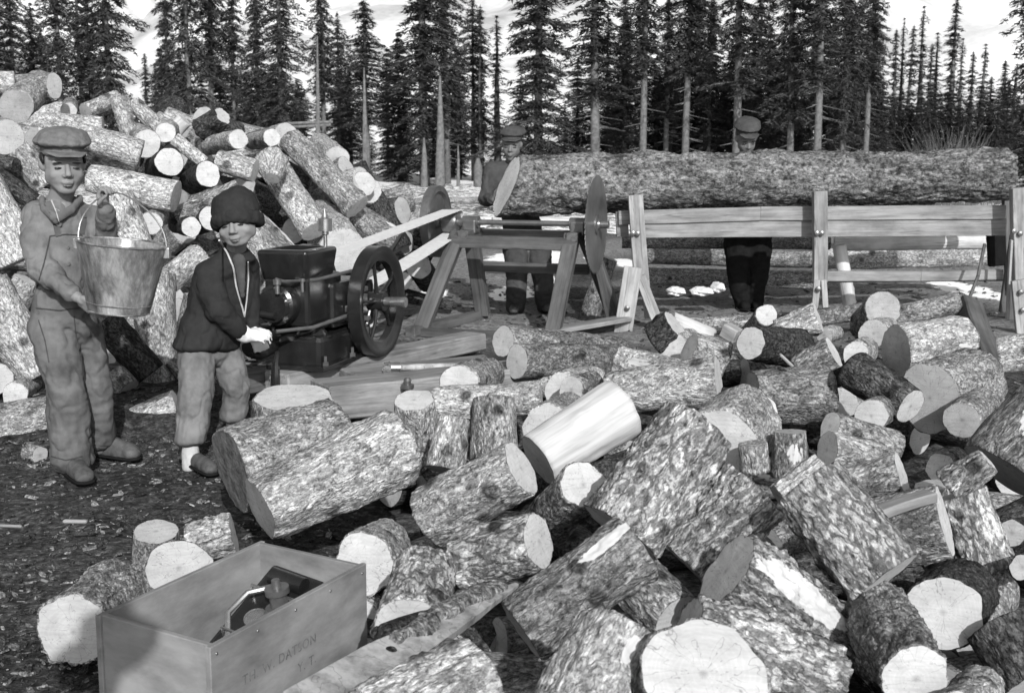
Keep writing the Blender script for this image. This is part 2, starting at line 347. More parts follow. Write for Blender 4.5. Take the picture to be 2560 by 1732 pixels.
    if pl_:
        for i in range(m + 1):
            for k in range(n):
                a = 2 * math.pi * k / n
                for (a0, tc_, tw, hw, st) in pl_:
                    da = (a - a0 + math.pi) % (2 * math.pi) - math.pi; q = (da / hw) ** 2 + ((i / m - tc_) / tw) ** 2
                    if q < 2: pv[i * n + k] = max(pv[i * n + k], st * min(1, 1.6 - 1.1 * q * .8))
        at.data.foreach_set('value', pv)
    return o
def plog(u, v, Rp, c, bu, bv, d, label, L=None, R2=None, **kw):
    """log whose end at (u, v) turns to the viewer by c (cosine); the body runs to (bu, bv)"""
    A = Q(u, v, d); mp = mpp(u, v, d); ra = (A - CAM).normalized(); rb = ray(bu, bv).normalized(); t0 = (A - CAM).length
    if L:
        lo_ = (A - CAM).dot(rb); per = ((A - CAM) - rb * lo_).length; t = lo_ + math.sqrt(max(0, L * L - per * per)) * (1 if c >= 0 else -1)
    else:
        lo_, hi_ = t0 * .6, t0 * 1.9
        for _ in range(50):
            t = (lo_ + hi_) / 2; w_ = (CAM + rb * t - A)
            if w_.dot(ra) / w_.length < c: lo_ = t
            else: hi_ = t
    B = CAM + rb * t
    r1 = Rp * mp; r2 = (R2 * mpp(bu, bv, B.y) if R2 else Rp * mp)
    return log(A, B, r1, r2, label, **kw)
# ------------------------------------------------------------------ world and sun
sc = bpy.context.scene
w = bpy.data.worlds.new('World'); sc.world = w; w.use_nodes = True; wt = w.node_tree
SUN_AZ, SUN_EL = R(12), R(27.5)        # behind the camera, to its right
sky = wt.nodes.new('ShaderNodeTexSky'); sky.sky_type = 'NISHITA'; sky.sun_disc = False; sky.sun_elevation = SUN_EL
sky.sun_rotation = math.pi - SUN_AZ; sky.air_density = 1.0; sky.dust_density = 2.0
bw = wt.nodes.new('ShaderNodeRGBToBW'); wt.links.new(sky.outputs[0], bw.inputs[0]); bg = wt.nodes['Background']
wt.links.new(bw.outputs[0], bg.inputs['Color']); bg.inputs['Strength'].default_value = .15
sd = Vector((math.sin(SUN_AZ) * math.cos(SUN_EL), -math.cos(SUN_AZ) * math.cos(SUN_EL), math.sin(SUN_EL)))
lt = bpy.data.lights.new('sun', 'SUN'); lt.energy = 4.1; lt.angle = R(.6); lt.color = (1, 1, 1); lo = bpy.data.objects.new('sun', lt); C.objects.link(lo)
lo.rotation_euler = sd.to_track_quat('Z', 'Y').to_euler(); lo.location = (3, -6, 8)
cd = bpy.data.cameras.new('camera'); cam = bpy.data.objects.new('camera', cd); C.objects.link(cam); sc.camera = cam
cam.location = CAM; cam.rotation_euler = (R(90) - PIT, 0, 0); cd.sensor_width = 36; cd.lens = 36 * FPX / 2560; cd.clip_end = 6000; cd.clip_start = .05
cd.dof.use_dof = True; cd.dof.focus_distance = 4.6; cd.dof.aperture_fstop = 9
sc.view_settings.view_transform = 'Standard'; sc.view_settings.look = 'None'; sc.view_settings.exposure = .12; sc.view_settings.gamma = 1
sc.render.filter_size = 1.9; sc.cycles.use_denoising = True; sc.cycles.max_bounces = 6; sc.cycles.diffuse_bounces = 4
# ------------------------------------------------------------------ ground
t = NT('ground'); v = t.coord((1, 1, 1), False); n1 = t.noise(v, 1.6, 6, .7); n2 = t.noise(v, 26, 6, .75); n3 = t.noise(t.coord((1, 2.6, 1), False), 60, 4, .7)
c = t.ramp(n2, [(.36, .018), (.52, .06), (.68, .17)]); c = t.mix(c, t.ramp(n1, [(.35, .55), (.65, 1.35)]), 1.0, 'MULTIPLY'); c = t.mix(c, t.ramp(n3, [(.4, .6), (.66, 1.7)]), 1.0, 'MULTIPLY')
at = t.n('ShaderNodeAttribute', attribute_name='snow'); th = t.n('ShaderNodeMath', operation='ADD'); nn = t.noise(v, 5, 6, .7); t.l(nn, th.inputs[0]); t.l(at.outputs['Fac'], th.inputs[1]); th2 = t.n('ShaderNodeMath', operation='MULTIPLY'); th2.inputs[1].default_value = .5; t.l(th.outputs[0], th2.inputs[0])
mk = t.ramp(th2.outputs[0], [(.485, 0), (.515, 1)]); ds = t.n('ShaderNodeAttribute', attribute_name='dust'); c = t.mix(c, t.ramp(n2, [(.35, .10), (.62, .38)]), ds.outputs['Fac']); c = t.mix(c, .88, mk); t.base(c); t.rough(.95, .1); t.bump(t.mix(t.mix(n2, n3, .5), .5, mk), .9, .02)
# snow patches: (centre u, v, half width m, half depth m)
SN = []
for (u, v_, a, b) in [(1320,652,120,30),(1085,730,38,16),(1043,545,14,18),(1000,446,210,24),(1200,444,120,24),(1180,497,60,9),(2425,722,74,28),(2470,615,34,20),(1980,640,60,14),(925,800,22,24),(620,895,26,16),(1700,626,60,9),(900,425,120,16),(1280,730,60,20),(1395,722,20,40),(1010,655,30,18),(860,470,40,10),(1240,545,40,8),(1560,655,30,14),(1500,650,40,12),(2120,645,40,10),(2300,800,40,8),(2270,645,70,8),(1830,690,40,6),(1130,640,16,10)]:
    p = G(u, v_); q_ = G(u, v_ - b); r_ = G(u, v_ + b); a = a * mpp(u, v_, p.y); b = min((q_.y - r_.y) / 2, 25); p = (q_ + r_) / 2
    SN.append((p.x, p.y, a, b)); continue
    p = G(u, v_); SN.append((p.x, p.y, a, b))
def axis(lo, hi, near, ratio=1.09):
    return None
xs = []; x = 0; st = .07
while x < 160: xs.append(x); x += st; st *= 1.04 if x > 2.6 else 1.0
xs = [-a for a in xs[:0:-1]] + xs
ys = []; y = -3; 
while y < 320: ys.append(y); y += .07 if -1 < y < 11 else (.35 if y < 0 else .07 * 1.05 ** ((y - 11) * .9 if y < 60 else 60))
V = []; Fc = []; sn = []
for yy in ys:
    for xx in xs:
        V.append((xx, yy, gzn(xx, yy) + (max(0, yy - 75) * .012))); s_ = 0
        for (px, py, a, b) in SN:
            q = ((xx - px) / a) ** 2 + ((yy - py) / b) ** 2
            if q < 2.2: s_ = max(s_, .85 - .42 * q)
        if yy > 20: s_ = max(s_, .50 + .12 * noise.noise(Vector((xx * .2, yy * .12, 3))))
        sn.append(s_)
nx = len(xs)
for j in range(len(ys) - 1):
    for i in range(nx - 1): Fc.append((j * nx + i, j * nx + i + 1, (j + 1) * nx + i + 1, (j + 1) * nx + i))
g = mesh_obj('ground', V, Fc, 'ground', smooth=True); tag(g, kind='structure')
a = g.data.attributes.new('dust', 'FLOAT', 'POINT'); a.data.foreach_set('value', [max(0, min(.75, (v_[1] - 6.5) / 3)) * max(0, min(1, .9 + 1.6 * noise.noise(Vector((v_[0] * .9, v_[1] * .5, 8))))) for v_ in V])
a = g.data.attributes.new('snow', 'FLOAT', 'POINT'); a.data.foreach_set('value', sn)
# chips and bark litter: uncountable
rg = random.Random(3); V = []; Fc = []; FM = []
for i in range(6500):
    if i < 2700: p = G(rg.uniform(-80, 900), rg.uniform(1040, 1760)); 
    else: p = G(rg.uniform(-60, 2600), rg.uniform(640, 1200))
    if p.y > 14: continue
    z = gzn(p.x, p.y) + .004; a = rg.uniform(0, 6.28); l = rg.uniform(.003, .013) * (1 + (p.y > 6) * .8) * (2.2 if rg.random() < .04 else 1); wd = l * rg.uniform(.12, .4); tl = jit(.5) if 'jit' in globals() else rg.uniform(-.5, .5)
    ax = Vector((math.cos(a), math.sin(a), rg.uniform(-.3, .3))).normalized(); ay = Vector((-ax.y, ax.x, rg.uniform(-.6, .6))).normalized(); az = Vector((0, 0, .003)); c0 = Vector((p.x, p.y, z + l * .2)); b = len(V)
    for sx, sy in ((-1, -1), (1, -1), (1, 1), (-1, 1)): V.append(c0 + ax * l * sx + ay * wd * sy)
    for k in range(4): V.append(V[b + k] - az)
    Fc += [(b, b + 1, b + 2, b + 3), (b + 7, b + 6, b + 5, b + 4)] + [(b + k, b + 4 + k, b + 4 + (k + 1) % 4, b + (k + 1) % 4) for k in range(4)]
    m = 0 if rg.random() < .72 else (1 if rg.random() < .8 else 2); FM += [m] * 6
for i in range(1500):                # bark scraps, larger and ragged
    p = G(rg.uniform(-80, 900), rg.uniform(1050, 1760)) if i < 700 else G(rg.uniform(300, 2500), rg.uniform(700, 1000))
    z = gzn(p.x, p.y) + .006; a = rg.uniform(0, 6.28); l = rg.uniform(.012, .035) * (1 + (p.y > 6) * .5); b = len(V); kk = 7; nx_ = Vector((rg.uniform(-.5, .5), rg.uniform(-.5, .5), 1)).normalized(); ax = nx_.orthogonal().normalized(); ax = Matrix.Rotation(a, 3, nx_) @ ax; ay = nx_.cross(ax)
    for k in range(kk):
        an = 6.283 * k / kk; r_ = l * rg.uniform(.5, 1.1); V.append(Vector((p.x, p.y, z)) + ax * math.cos(an) * r_ + ay * math.sin(an) * r_ * .5)
    for k in range(kk): V.append(V[b + k] - nx_ * .006)
    Fc += [tuple(b + k for k in range(kk)), tuple(b + kk + k for k in range(kk))[::-1]] + [(b + k, b + kk + k, b + kk + (k + 1) % kk, b + (k + 1) % kk) for k in range(kk)]; FM += [0 if rg.random() < .7 else 1] * (kk + 2)
ch = mesh_obj('wood_chips', V, Fc, None, mats=['bark_dark', 'bark_mid', 'board_grey'], fm=FM); tag(ch, 'scattered wood chips and bark litter on the dark trodden ground', 'wood chips', kind='stuff')
# ------------------------------------------------------------------ mountain
t = NT('mountain'); v = t.coord((1, 1, 1), False); n1 = t.noise(v, .012, 8, .62); n2 = t.noise(v, .05, 6, .7)
geo = t.n('ShaderNodeNewGeometry'); m = t.mix(n1, n2, .35); c = t.ramp(m, [(.38, .36), (.47, .56), (.56, .74)]); t.base(c); t.rough(.9, .1)
V = []; Fc = []; nx, ny = 150, 46
for j in range(ny):
    for i in range(nx):
        x = -900 + 1800 * i / (nx - 1); y = 300 + 900 * j / (ny - 1); 
        h = (j / (ny - 1)) ** 1.15 * 330 * (.45 + .55 * (1 / (1 + math.exp(-(x - 60) / 160))) + .28 * math.exp(-((x + 420) / 170) ** 2))
        h *= 1 - .42 * math.exp(-((x + 255) / 60) ** 2)
        h += noise.fractal(Vector((x * .008, y * .008, 2)), 1, 2, 6) * (14 + 45 * j / ny)
        V.append((x, y, h - 6 + 2.8))
for j in range(ny - 1):
    for i in range(nx - 1): Fc.append((j * nx + i, j * nx + i + 1, (j + 1) * nx + i + 1, (j + 1) * nx + i))
mo = mesh_obj('mountain', V, Fc, 'mountain', smooth=True); tag(mo, kind='structure')
# ------------------------------------------------------------------ spruces
def tree_mesh(seed, bare, wide, dens, droop, tipw=.0, n_lv=54, cl=.14):
    """unit tree: height 10, crown radius wide"""
    r = random.Random(seed); V = []; Fc = []; TV = MB(); H = 10.0
    TV.tube([(0, 0, -.3), (.0, .03, 2), (.05, 0, 5), (.02, .02, 8), (0, 0, H)], [.15, .12, .09, .045, .012], 7)
    LB = MB()
    for lv in range(n_lv):
        t = (lv + r.random() * .9) / n_lv; z = bare * H + (1 - bare) * H * t
        rr = wide * ((1 - t) ** .5) * (.6 + .4 * min(1, t * 4 + .25)) * r.uniform(.7, 1.2) * (.95 + .7 * noise.noise(Vector((t * 6, seed * 3.3, 0)))) + tipw
        lop = r.uniform(0, 6.28); nb = max(3, int(7 * dens))
        for b in range(nb):
            if r.random() > dens * 1.05: continue
            a = 2 * math.pi * b / nb + r.uniform(-.4, .4); L = rr * r.uniform(.55, 1.15) * (1 + .18 * math.cos(a - lop)); ca, sa = math.cos(a), math.sin(a)
            if L > .7 and r.random() < .5: LB.tube([(0, 0, z), (ca * L * .5, sa * L * .5, z - droop * L * .2), (ca * L * .85, sa * L * .85, z - droop * L * .5)], [.022, .014, .006], 4, cap=False)
            k = max(3, int(L / (cl * .17)))
            for q in range(k):
                f = (q + r.random()) / k; px = L * f; zz = z - droop * px * f + .1 * f * f * L
                for s in range(2):
                    sp = (.1 + .5 * f * (1 - f)) * L * .8; ox = r.uniform(-1, 1) * sp
                    cx = ca * px - sa * ox; cy = sa * px + ca * ox; cz = zz - abs(ox) * .25 + r.uniform(-.07, .07)
                    ang = a + r.uniform(-1.1, 1.1) + (.6 if ox > 0 else -.6); l = cl * r.uniform(.7, 1.5); wd = l * r.uniform(.16, .36)
                    dx = Vector((math.cos(ang), math.sin(ang), r.uniform(-.7, .15))) * l; dy = Vector((-math.sin(ang), math.cos(ang), r.uniform(-.9, .9))) * wd
                    c0 = Vector((cx, cy, cz)); n = len(V); V.extend([c0 - dx * .5, c0 + dy * .5 - dx * .1, c0 + dx * .8, c0 - dy * .5 - dx * .1]); Fc.append((n, n + 1, n + 2, n + 3))
    # dead twigs below the crown
    for i in range(int(26 * bare * 3)):
        z = r.uniform(.06, bare) * H; a = r.uniform(0, 6.28); L = r.uniform(.2, .8)
        LB.tube([(0, 0, z), (math.cos(a) * L, math.sin(a) * L, z - .2 * L)], [.015, .006], 4, cap=False)
    me = bpy.data.meshes.new('crown'); me.from_pydata([tuple(v) for v in V], [], Fc); me.materials.append(MATS['needles'])
    tb = TV; nf = len(tb.f); tb.add(LB.v, LB.f, True)
    tm = bpy.data.meshes.new('trunk'); tm.from_pydata([tuple(v) for v in tb.v], [], tb.f); tm.materials.append(MATS['trunk_pale']); tm.materials.append(MATS['twig']); tm.polygons.foreach_set('material_index', [0 if i < nf else 1 for i in range(len(tb.f))]); tm.polygons.foreach_set('use_smooth', tb.sm)
    return me, tm
TM = {'full': [tree_mesh(1, .03, 1.55, 1.0, .35), tree_mesh(2, .05, 1.45, .95, .4)],
      'mid': [tree_mesh(3, .16, 1.35, .85, .45), tree_mesh(4, .2, 1.25, .8, .4), tree_mesh(5, .13, 1.5, .75, .5)],
      'high': [tree_mesh(6, .33, 1.3, .8, .35), tree_mesh(7, .36, 1.15, .75, .45), tree_mesh(8, .29, 1.4, .66, .3)],
      'spire': [tree_mesh(9, .06, .62, .8, .5, n_lv=52), tree_mesh(10, .1, .55, .7, .5, n_lv=52)]}
TC = [0]
def tree(u, wpx, top, kind, d, label, base=438, group='spruces of the far wood', lean=0):
    wpx *= 1.2
    if top < -20: top = top * 2.2 - 60
    TC[0] += 1; k = TC[0]; rg = random.Random(k); ms = TM[kind]; cr, tr = ms[k % len(ms)]
    p = Q(u, base, d); p.z = (max(0, d - 75) * .012) - .05; zt = Q(u, top, d).z; h = (zt - p.z) / 10.0
    w0 = {'full': 1.5, 'mid': 1.37, 'high': 1.28, 'spire': .6}[kind]; sxy = (wpx * mpp(u, 300, d) / 2) / w0 * 1.06
    o = empty('spruce_tree', p, label, 'tree', group); o.rotation_euler = (R(lean), R(rg.uniform(-1.2, 1.2)), rg.uniform(0, 6.28)); o.scale = (sxy, sxy, h)
    for nm, me in (('trunk', tr), ('crown', cr)):
        q = bpy.data.objects.new(nm, me); C.objects.link(q); q.parent = o
    return o
L1 = 'tall ragged spruce in the grove at the upper left corner'
for a in [(-10,150,-90,'mid',42),(42,110,-40,'mid',44),(95,95,10,'high',47),(165,130,-110,'mid',43),(215,110,-60,'high',48),(120,120,60,'mid',50),(10,130,60,'full',50)]: tree(*a, L1)
tree(285,165,-190,'full',41,'broad dark spruce ending the left grove beside the bright gap')
tree(240,130,-10,'full',44,'spruce half hidden behind the broad dark one of the left grove')
for a in [(376,44,132,'spire',62),(398,38,160,'spire',66),(350,40,250,'spire',66)]: tree(*a, 'tiny pointed spruce in the bright gap at the left')
tree(428,100,-40,'full',47,'thin edged spruce starting the second grove right of the gap')
tree(478,130,-160,'mid',46,'tall spruce with open crown in the second grove')
tree(530,120,-130,'high',49,'spruce with a long pale bare trunk in the second grove')
tree(592,95,-30,'mid',50,'narrow spruce between two broader ones in the second grove')
tree(650,120,-70,'full',47,'leafy dark spruce in the middle of the second grove')
tree(706,150,-100,'mid',45,'spruce with side lobes at the right of the second grove')
for a in [(460,90,120,'full',52),(560,100,150,'full',53),(620,95,180,'full',54),(680,100,170,'full',55),(745,80,200,'mid',56),(510,90,200,'full',54)]: tree(*a, 'low spruce filling in beneath the second grove')
tree(812,110,-35,'high',50,'spruce left of the small pointed tree, over the pale pole')
tree(850,90,30,'mid',52,'slim spruce standing over the tied poles')
tree(918,130,-5,'high',48,'cone shaped spruce whose whole pointed tip shows')
tree(880,90,170,'mid',55,'short spruce behind the cone shaped one')
tree(1062,220,-190,'full',46,'widest dark spruce left of the worker behind the log')
tree(1000,110,80,'full',50,'spruce hugging the left flank of the widest dark spruce')
tree(1120,130,-120,'mid',48,'spruce at the right shoulder of the widest dark spruce')
tree(1185,100,-20,'mid',52,'half open spruce above the worker\'s cap')
tree(1150,90,130,'full',54,'short spruce left of the worker\'s cap')
tree(1203,48,12,'spire',50,'needle thin spruce between two dark masses')
tree(1242,70,42,'spire',49,'thin pointed spruce just left of the dense middle one')
tree(1346,205,-170,'full',45,'dense spruce with unbroken outline down to the log, right of the worker')
tree(1300,90,200,'full',50,'small spruce at the foot of the dense middle one')
tree(1488,200,-110,'high',46,'spruce with layered drooping branches and sky behind it')
tree(1560,110,40,'mid',52,'spruce tucked behind the one with layered branches')
for (a, l) in [((1605,150,-120,'high',47),'spruce with stout pale trunk left of the trunk trio above the saw blade'),((1665,110,-30,'high',52),'first slender spruce above the saw blade'),((1712,150,-150,'high',48),'tall spruce with thin straight trunk above the first trestle post'),((1768,95,10,'mid',53),'slender spruce between the post tree and the capped head'),((1838,170,-150,'high',46),'spruce whose pale trunk rises out of the right worker\'s cap'),((1890,110,-40,'mid',52),'spruce right of the right worker\'s cap'),
              ((1975,150,-120,'mid',46),'dark leaning crowned spruce starting the thick right stand'),((2040,160,-170,'high',45),'highest crowned spruce of the thick right stand'),((2105,130,-120,'mid',47),'bushy spruce in the thick right stand over the middle post'),((2160,120,-60,'high',48),'last tall spruce before the row of pointed tips')]: tree(*a, l)
for a in [(1640,100,170,'mid',56),(1740,100,190,'mid',57),(1800,90,160,'full',57),(1860,110,210,'mid',56),(1930,110,130,'full',50),(2000,120,180,'full',52),(2070,120,190,'full',52),(2140,120,150,'full',52),(1950,100,40,'mid',55),(2190,100,200,'full',54),(1530,90,220,'mid',58),(1690,90,90,'spire',60),(1410,70,260,'mid',60)]:
    tree(*a, 'short dark spruce filling the wood behind the carriage log')
rt = random.Random(21)
for i in range(21):
    u = 1450 + i * 36 + rt.uniform(-10, 10); tree(u, rt.uniform(80, 120), rt.choice([-60, -10, 30, 70, 110, 150]), rt.choice(['mid', 'full', 'mid']), rt.uniform(54, 62), 'dark spruce in the far rows of the dense stand above the carriage log')
for i in range(14):
    u = 420 + i * 55 + rt.uniform(-14, 14); tree(u, rt.uniform(70, 95), rt.choice([120, 170, 210, 250]), 'full', rt.uniform(56, 62), 'low dark spruce in the far rows above the left pile')
for (u, t_, w_) in [(2226,72,44),(2243,48,40),(2262,62,48),(2290,18,60),(2312,108,44),(2334,84,50),(2361,-4,66),(2394,98,48),(2414,128,44),(2444,112,60),(2500,150,56),(2524,162,50),(2470,190,50)]:
    tree(u, w_, t_, 'spire', 62 + (u % 7), 'slender pointed spruce in the row of tips at the upper right', base=425)
for i in range(16): tree(2200 + i * 24, 70, 205 + (i * 37 % 60), 'full', 58 + i % 4, 'small dark spruce in the thicket below the row of tips', base=425)
tree(2575,190,-260,'mid',30,'near spruce reaching into the upper right corner', base=470)
tree(2590,170,230,'full',30,'dark bushy spruce at the right edge behind the log end', base=470)
# pale bare brush, pole rack, stumps
sh = MB(); rg = random.Random(8)
for i in range(420):
    u = rg.gauss(2370, 75); p = Q(u, 430, 28 + rg.uniform(-2, 2)); p.z = 0; h = rg.uniform(.6, 1.5) * math.exp(-((u - 2370) / 130) ** 2) + .5; a = rg.uniform(-.5, .5)
    sh.tube([p, p + Vector((a * h * .3, rg.uniform(-.2, .2), h * .5)), p + Vector((a * h, rg.uniform(-.3, .3), h))], [.006, .004, .002], 3, cap=False)
o = sh.build('brush', 'twig', loc=Q(2370, 430, 28)); tag(o, 'pale leafless brush in front of the dark thicket at the right', 'shrub')
pr = empty('pole_rack', Q(770, 430, 40), 'thin horizontal poles tied between spruce trunks above the pile', 'pole rack')
for i, (a_, b_) in enumerate((((715, 309), (832, 305)), ((722, 318), (828, 313)))):
    m = MB(); m.tube([Q(*a_, 40), Q(*b_, 40)], .045, 7); m.build('pole', 'trunk_pale', pr)
for u, t_ in ((795, 90), (912, 170)):
    m = MB(); m.tube([Vector((Q(u, 430, 40).x, 40, -.1)), Q(u, 300, 40), Q(u - 2, t_, 40)], [.10, .07, .02], 8); o = m.build('bare_trunk', 'trunk_pale', loc=Q(u, 430, 40)); tag(o, 'dead pale trunk ' + ('holding the left end' if u < 800 else 'standing right') + ' of the thin tied poles', 'tree trunk')
for i, (u, t_, b_, w_, l) in enumerate([(1100,190,470,17,'thick pale dead trunk in the snow left of the worker'),(1060,345,440,12,'short pale dead trunk in the snow beside the thick one'),(1145,360,440,6,'thin pale stump stick left of the worker\'s shoulder'),(1242,345,400,6,'thin pale trunk right behind the worker\'s cap'),(1195,395,440,11,'dark rounded stump in the snow near the worker\'s shoulder')]):
    d_ = 44 if b_ > 410 else 50; b0 = Q(u, b_, d_); m = MB()
    if w_ == 11: m.tube([Vector((b0.x, d_, -.1)), Q(u, 415, d_), Q(u, t_, d_)], [.17, .15, .05], 10)
    else: m.tube([Vector((b0.x, d_, -.15)), Q(u + 1, (t_ + b_) / 2, d_), Q(u, t_, d_)], [w_ * mpp(u, 400, d_) * .85, w_ * mpp(u, 400, d_) * .55, w_ * mpp(u, 400, d_) * .15], 9)
    o = m.build('bare_trunk', 'trunk_dark' if w_ == 11 else 'trunk_pale', loc=(b0.x, d_, 0)); tag(o, l, 'tree trunk')
# ------------------------------------------------------------------ the heap of sawn blocks (front)
GF = 'sawn firewood blocks in the front heap'
def F(*a, **k): k.setdefault('group', GF); k.setdefault('cat', 'log'); k.setdefault('name', 'firewood_block'); return plog(*a, **k)
F(650,1272,80,.24,1000,1112,3.7,'thick mottled block lying nearest the ground, its narrow grey end above the crate', e1='sawn_deep_shade', R2=104, bk='bark_light', rough=1.4)
F(578,1172,112,.30,850,1085,4.15,'thick block with a dark rotten left end beside the small child', e1='end_rotten', R2=92, bk='bark_mid', rough=1.5)
F(1035,1000,52,.5,1048,1150,4.35,'pale leaning block with rounded top, touching the right end of the thick mottled block', R2=60, bk='bark_light')
F(735,992,104,.2,738,1130,4.9,'wide upright block with flat white top right of the child\'s shoe', L=.24, bk='bark_mid', name='firewood_block')
F(1147,962,52,.7,1215,935,5.3,'block with tall arched pale end below the hammer', L=.4, R2=46, e1='sawn_fresh', bk='bark_mid')
F(1354,992,42,.05,1085,1012,4.95,'pale horizontal block lying behind the dark upright block', R2=46)
F(1236,1000,54,-.25,1236,1150,4.3,'dark blotchy block standing upright beside the peeled block', bk='bark_mid', R2=58)
F(1137,1045,34,-.2,1112,1175,4.05,'slim tapered block squeezed between the mottled block and the dark upright one', R2=50, bk='bark_light')
F(1302,1170,73,.37,1075,1292,3.45,'block whose white oval end faces right, beside the shaded end of the peeled block', R2=80, bk='bark_light')
F(1345,1150,70,.30,1556,1018,3.8,'smooth barkless block, pale and peeled, with a grey shaded left end', R2=76, bk='bark_light', e1='sawn_shaded', rough=.7, patch=(-1.1,-.4,1.4,2.3,1.25))
F(1366,1068,62,.8,1420,1035,4.3,'block with half hidden pale end directly behind the peeled block', L=.35, e1='sawn_fresh')
F(1403,978,46,.72,1480,955,5.05,'block with white end partly covered by a smaller grey end', L=.4)
F(1428,974,34,.8,1480,960,4.85,'small block with grey shaded end leaning on a white one', L=.22, e1='sawn_shaded', bk='bark_mid')
F(1258,854,42,.62,1545,872,6.3,'upper of the two long rods of wood with white left ends below the saw bench', R2=34, bk='bark_mid')
F(1292,904,44,.62,1545,904,5.9,'lower of the two long blocks with white left ends below the saw bench', R2=42, bk='bark_mid')
F(1728,948,38,.6,1555,908,5.5,'rough block with half round pale right end lying across the long blocks', R2=44, bk='bark_light', rough=1.6)
F(1797,956,72,.12,1520,985,4.85,'long pale block ending in a thin upright white sliver', R2=52, bk='bark_light')
F(1722,872,44,.35,1800,905,5.6,'pale curved block leaning against a white round end', R2=58, e1='sawn_shaded', bk='bark_light')
F(1684,868,38,.85,1722,855,5.9,'block with round white end left of the pale curved block', L=.3)
F(1677,800,22,.3,1778,845,6.2,'thin barkless stick pointing up left near the white trestle legs', R2=26, bk='wood_peeled', rough=.6)
F(1640,852,44,-.3,1690,815,6.0,'black mossy chunk below the white trestle legs', bk='bark_dark', rough=2)
F(1877,858,42,.8,1995,868,5.4,'dark barked block with large round white end facing left', L=.40, R2=48, bk='bark_dark')
F(1917,787,28,.72,1872,840,6.2,'small block whose oval white end rises over the dark barked block', L=.4, bk='bark_mid')
F(1942,828,26,-.15,2045,792,6.05,'pale broken topped block resting on the dark barked block', R2=38, bk='bark_light', rough=2.2)
F(2060,838,20,.7,2090,830,6.0,'small block with grey end right of the broken topped block', L=.3, e1='sawn_deep_shade')
F(1882,992,66,.28,2070,985,4.95,'broad speckled block behind two white round ends', e1='sawn_deep_shade', R2=72, bk='bark_mid', rough=1.5)
F(1995,925,40,-.2,2085,880,5.2,'small barky block wedged on top of the broad speckled block', R2=44, bk='bark_mid')
F(1900,1032,48,.75,1815,1012,4.55,'dark block with tall white end in the middle of the heap', L=.4, R2=44, bk='bark_dark')
F(2108,1006,38,.9,2150,990,5.15,'block with half round white end showing beside the broad speckled block', L=.3)
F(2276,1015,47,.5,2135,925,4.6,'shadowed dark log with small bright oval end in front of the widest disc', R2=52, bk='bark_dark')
F(2325,995,88,.78,2440,955,4.95,'widest pale sawn disc of the heap, standing behind the dark log', L=.42, e1='sawn_shaded', bk='bark_mid')
F(2405,1050,46,.6,2455,1010,4.6,'block with dark grey end under the leaning log at the right edge', e1='sawn_deep_shade', L=.35, bk='bark_mid')
F(2515,1185,120,.22,2665,985,3.75,'heavy leaning log with a long peeled scar at the right edge', e1='sawn_deep_shade', R2=95, bk='bark_mid', patch=(-.75,.0,.7,.42))
F(2470,1150,30,.1,2378,1222,3.45,'pale forked stub standing against the dark end of the heavy leaning log', R2=52, bk='bark_mid', rough=2.2)
F(2256,1188,57,.18,2120,1222,3.75,'block ending in a bright narrow oval pointing right', R2=52, bk='bark_mid')
F(2362,1303,88,.13,2195,1335,3.35,'block ending in a tall bright sliver, near the right edge', R2=84, bk='bark_mid')
F(2395,1235,66,.1,2470,1425,3.5,'streaky barked block standing slantwise behind the tall bright sliver', R2=70, bk='bark_plated')
F(2212,1447,98,.10,2020,1212,2.75,'big bright barked block slanting down right to a thin pale edge', R2=92, bk='bark_plated', rough=1.2)
F(2068,1125,50,.5,2185,1150,3.9,'block with grey oval end turned up left behind the big bright block', R2=42, e1='sawn_shaded', bk='bark_light')
F(1945,1238,30,.3,2050,1165,3.3,'twisted pale chunk with a broken end left of the big bright block', R2=34, bk='bark_light', e1='sawn_fresh', rough=2.2)
F(2075,1065,38,.6,2235,1118,4.15,'long mossy block with irregular white left end', R2=42, bk='bark_mid')
F(2178,1040,42,.85,2205,1022,4.45,'stubby block with dull greyish end below the shadowed dark log', L=.3, e1='sawn_shaded', bk='bark_mid')
F(1975,1078,42,.15,1975,1188,4.0,'upright block with a bright worn spot on its dark bark', R2=52, bk='bark_mid', e1='sawn_deep_shade', patch=(-1.5,.35,.8,.5))
F(1882,1108,36,.25,1888,1178,3.85,'short pale upright block between the big disc and the worn dark one', R2=36, bk='bark_light', e1='bark_light')
F(1800,1122,104,.8,1858,1060,4.0,'block with broad pale sawn face beside the largest central block', L=.35, e1='sawn_fresh')
F(1551,1330,108,.16,1745,1065,3.0,'largest central block, pale plated bark, leaning up to the right', e1='sawn_deep_shade', R2=98, bk='bark_plated', rough=1.3)
F(1712,1408,92,.03,1885,1222,3.08,'darker flaky block leaning beside the largest central block', R2=92, bk='bark_plated', rough=1.7)
F(1815,1428,108,.40,2085,1618,2.75,'ribbed block with an oval grey end and a wide peeled scar', e1='sawn_shaded', R2=92, bk='bark_plated', rough=1.7, patch=(-.75,.1,.97,.36))
F(1712,1590,102,.3,2075,1712,2.4,'deeply ridged block at the bottom with its grey end next to the stump top', e1='sawn_shaded', R2=98, bk='bark_plated', rough=2.2)
F(1692,1545,68,.55,1570,1432,2.95,'half buried block with small lit corner of its end under the central block', R2=74, bk='bark_mid')
F(1302,1578,84,.08,1590,1368,2.78,'long block lying slantwise below the two white oval ends', R2=92, bk='bark_mid', rough=1.3, patch=(-.5,.0,.42,.18))
F(1440,1800,122,.3,1553,1580,2.1,'front block pointing up from the bottom edge, with a white scar at its shoulder', R2=106, bk='bark_light', rough=1.3, patch=(-.9,.08,.42,.15))
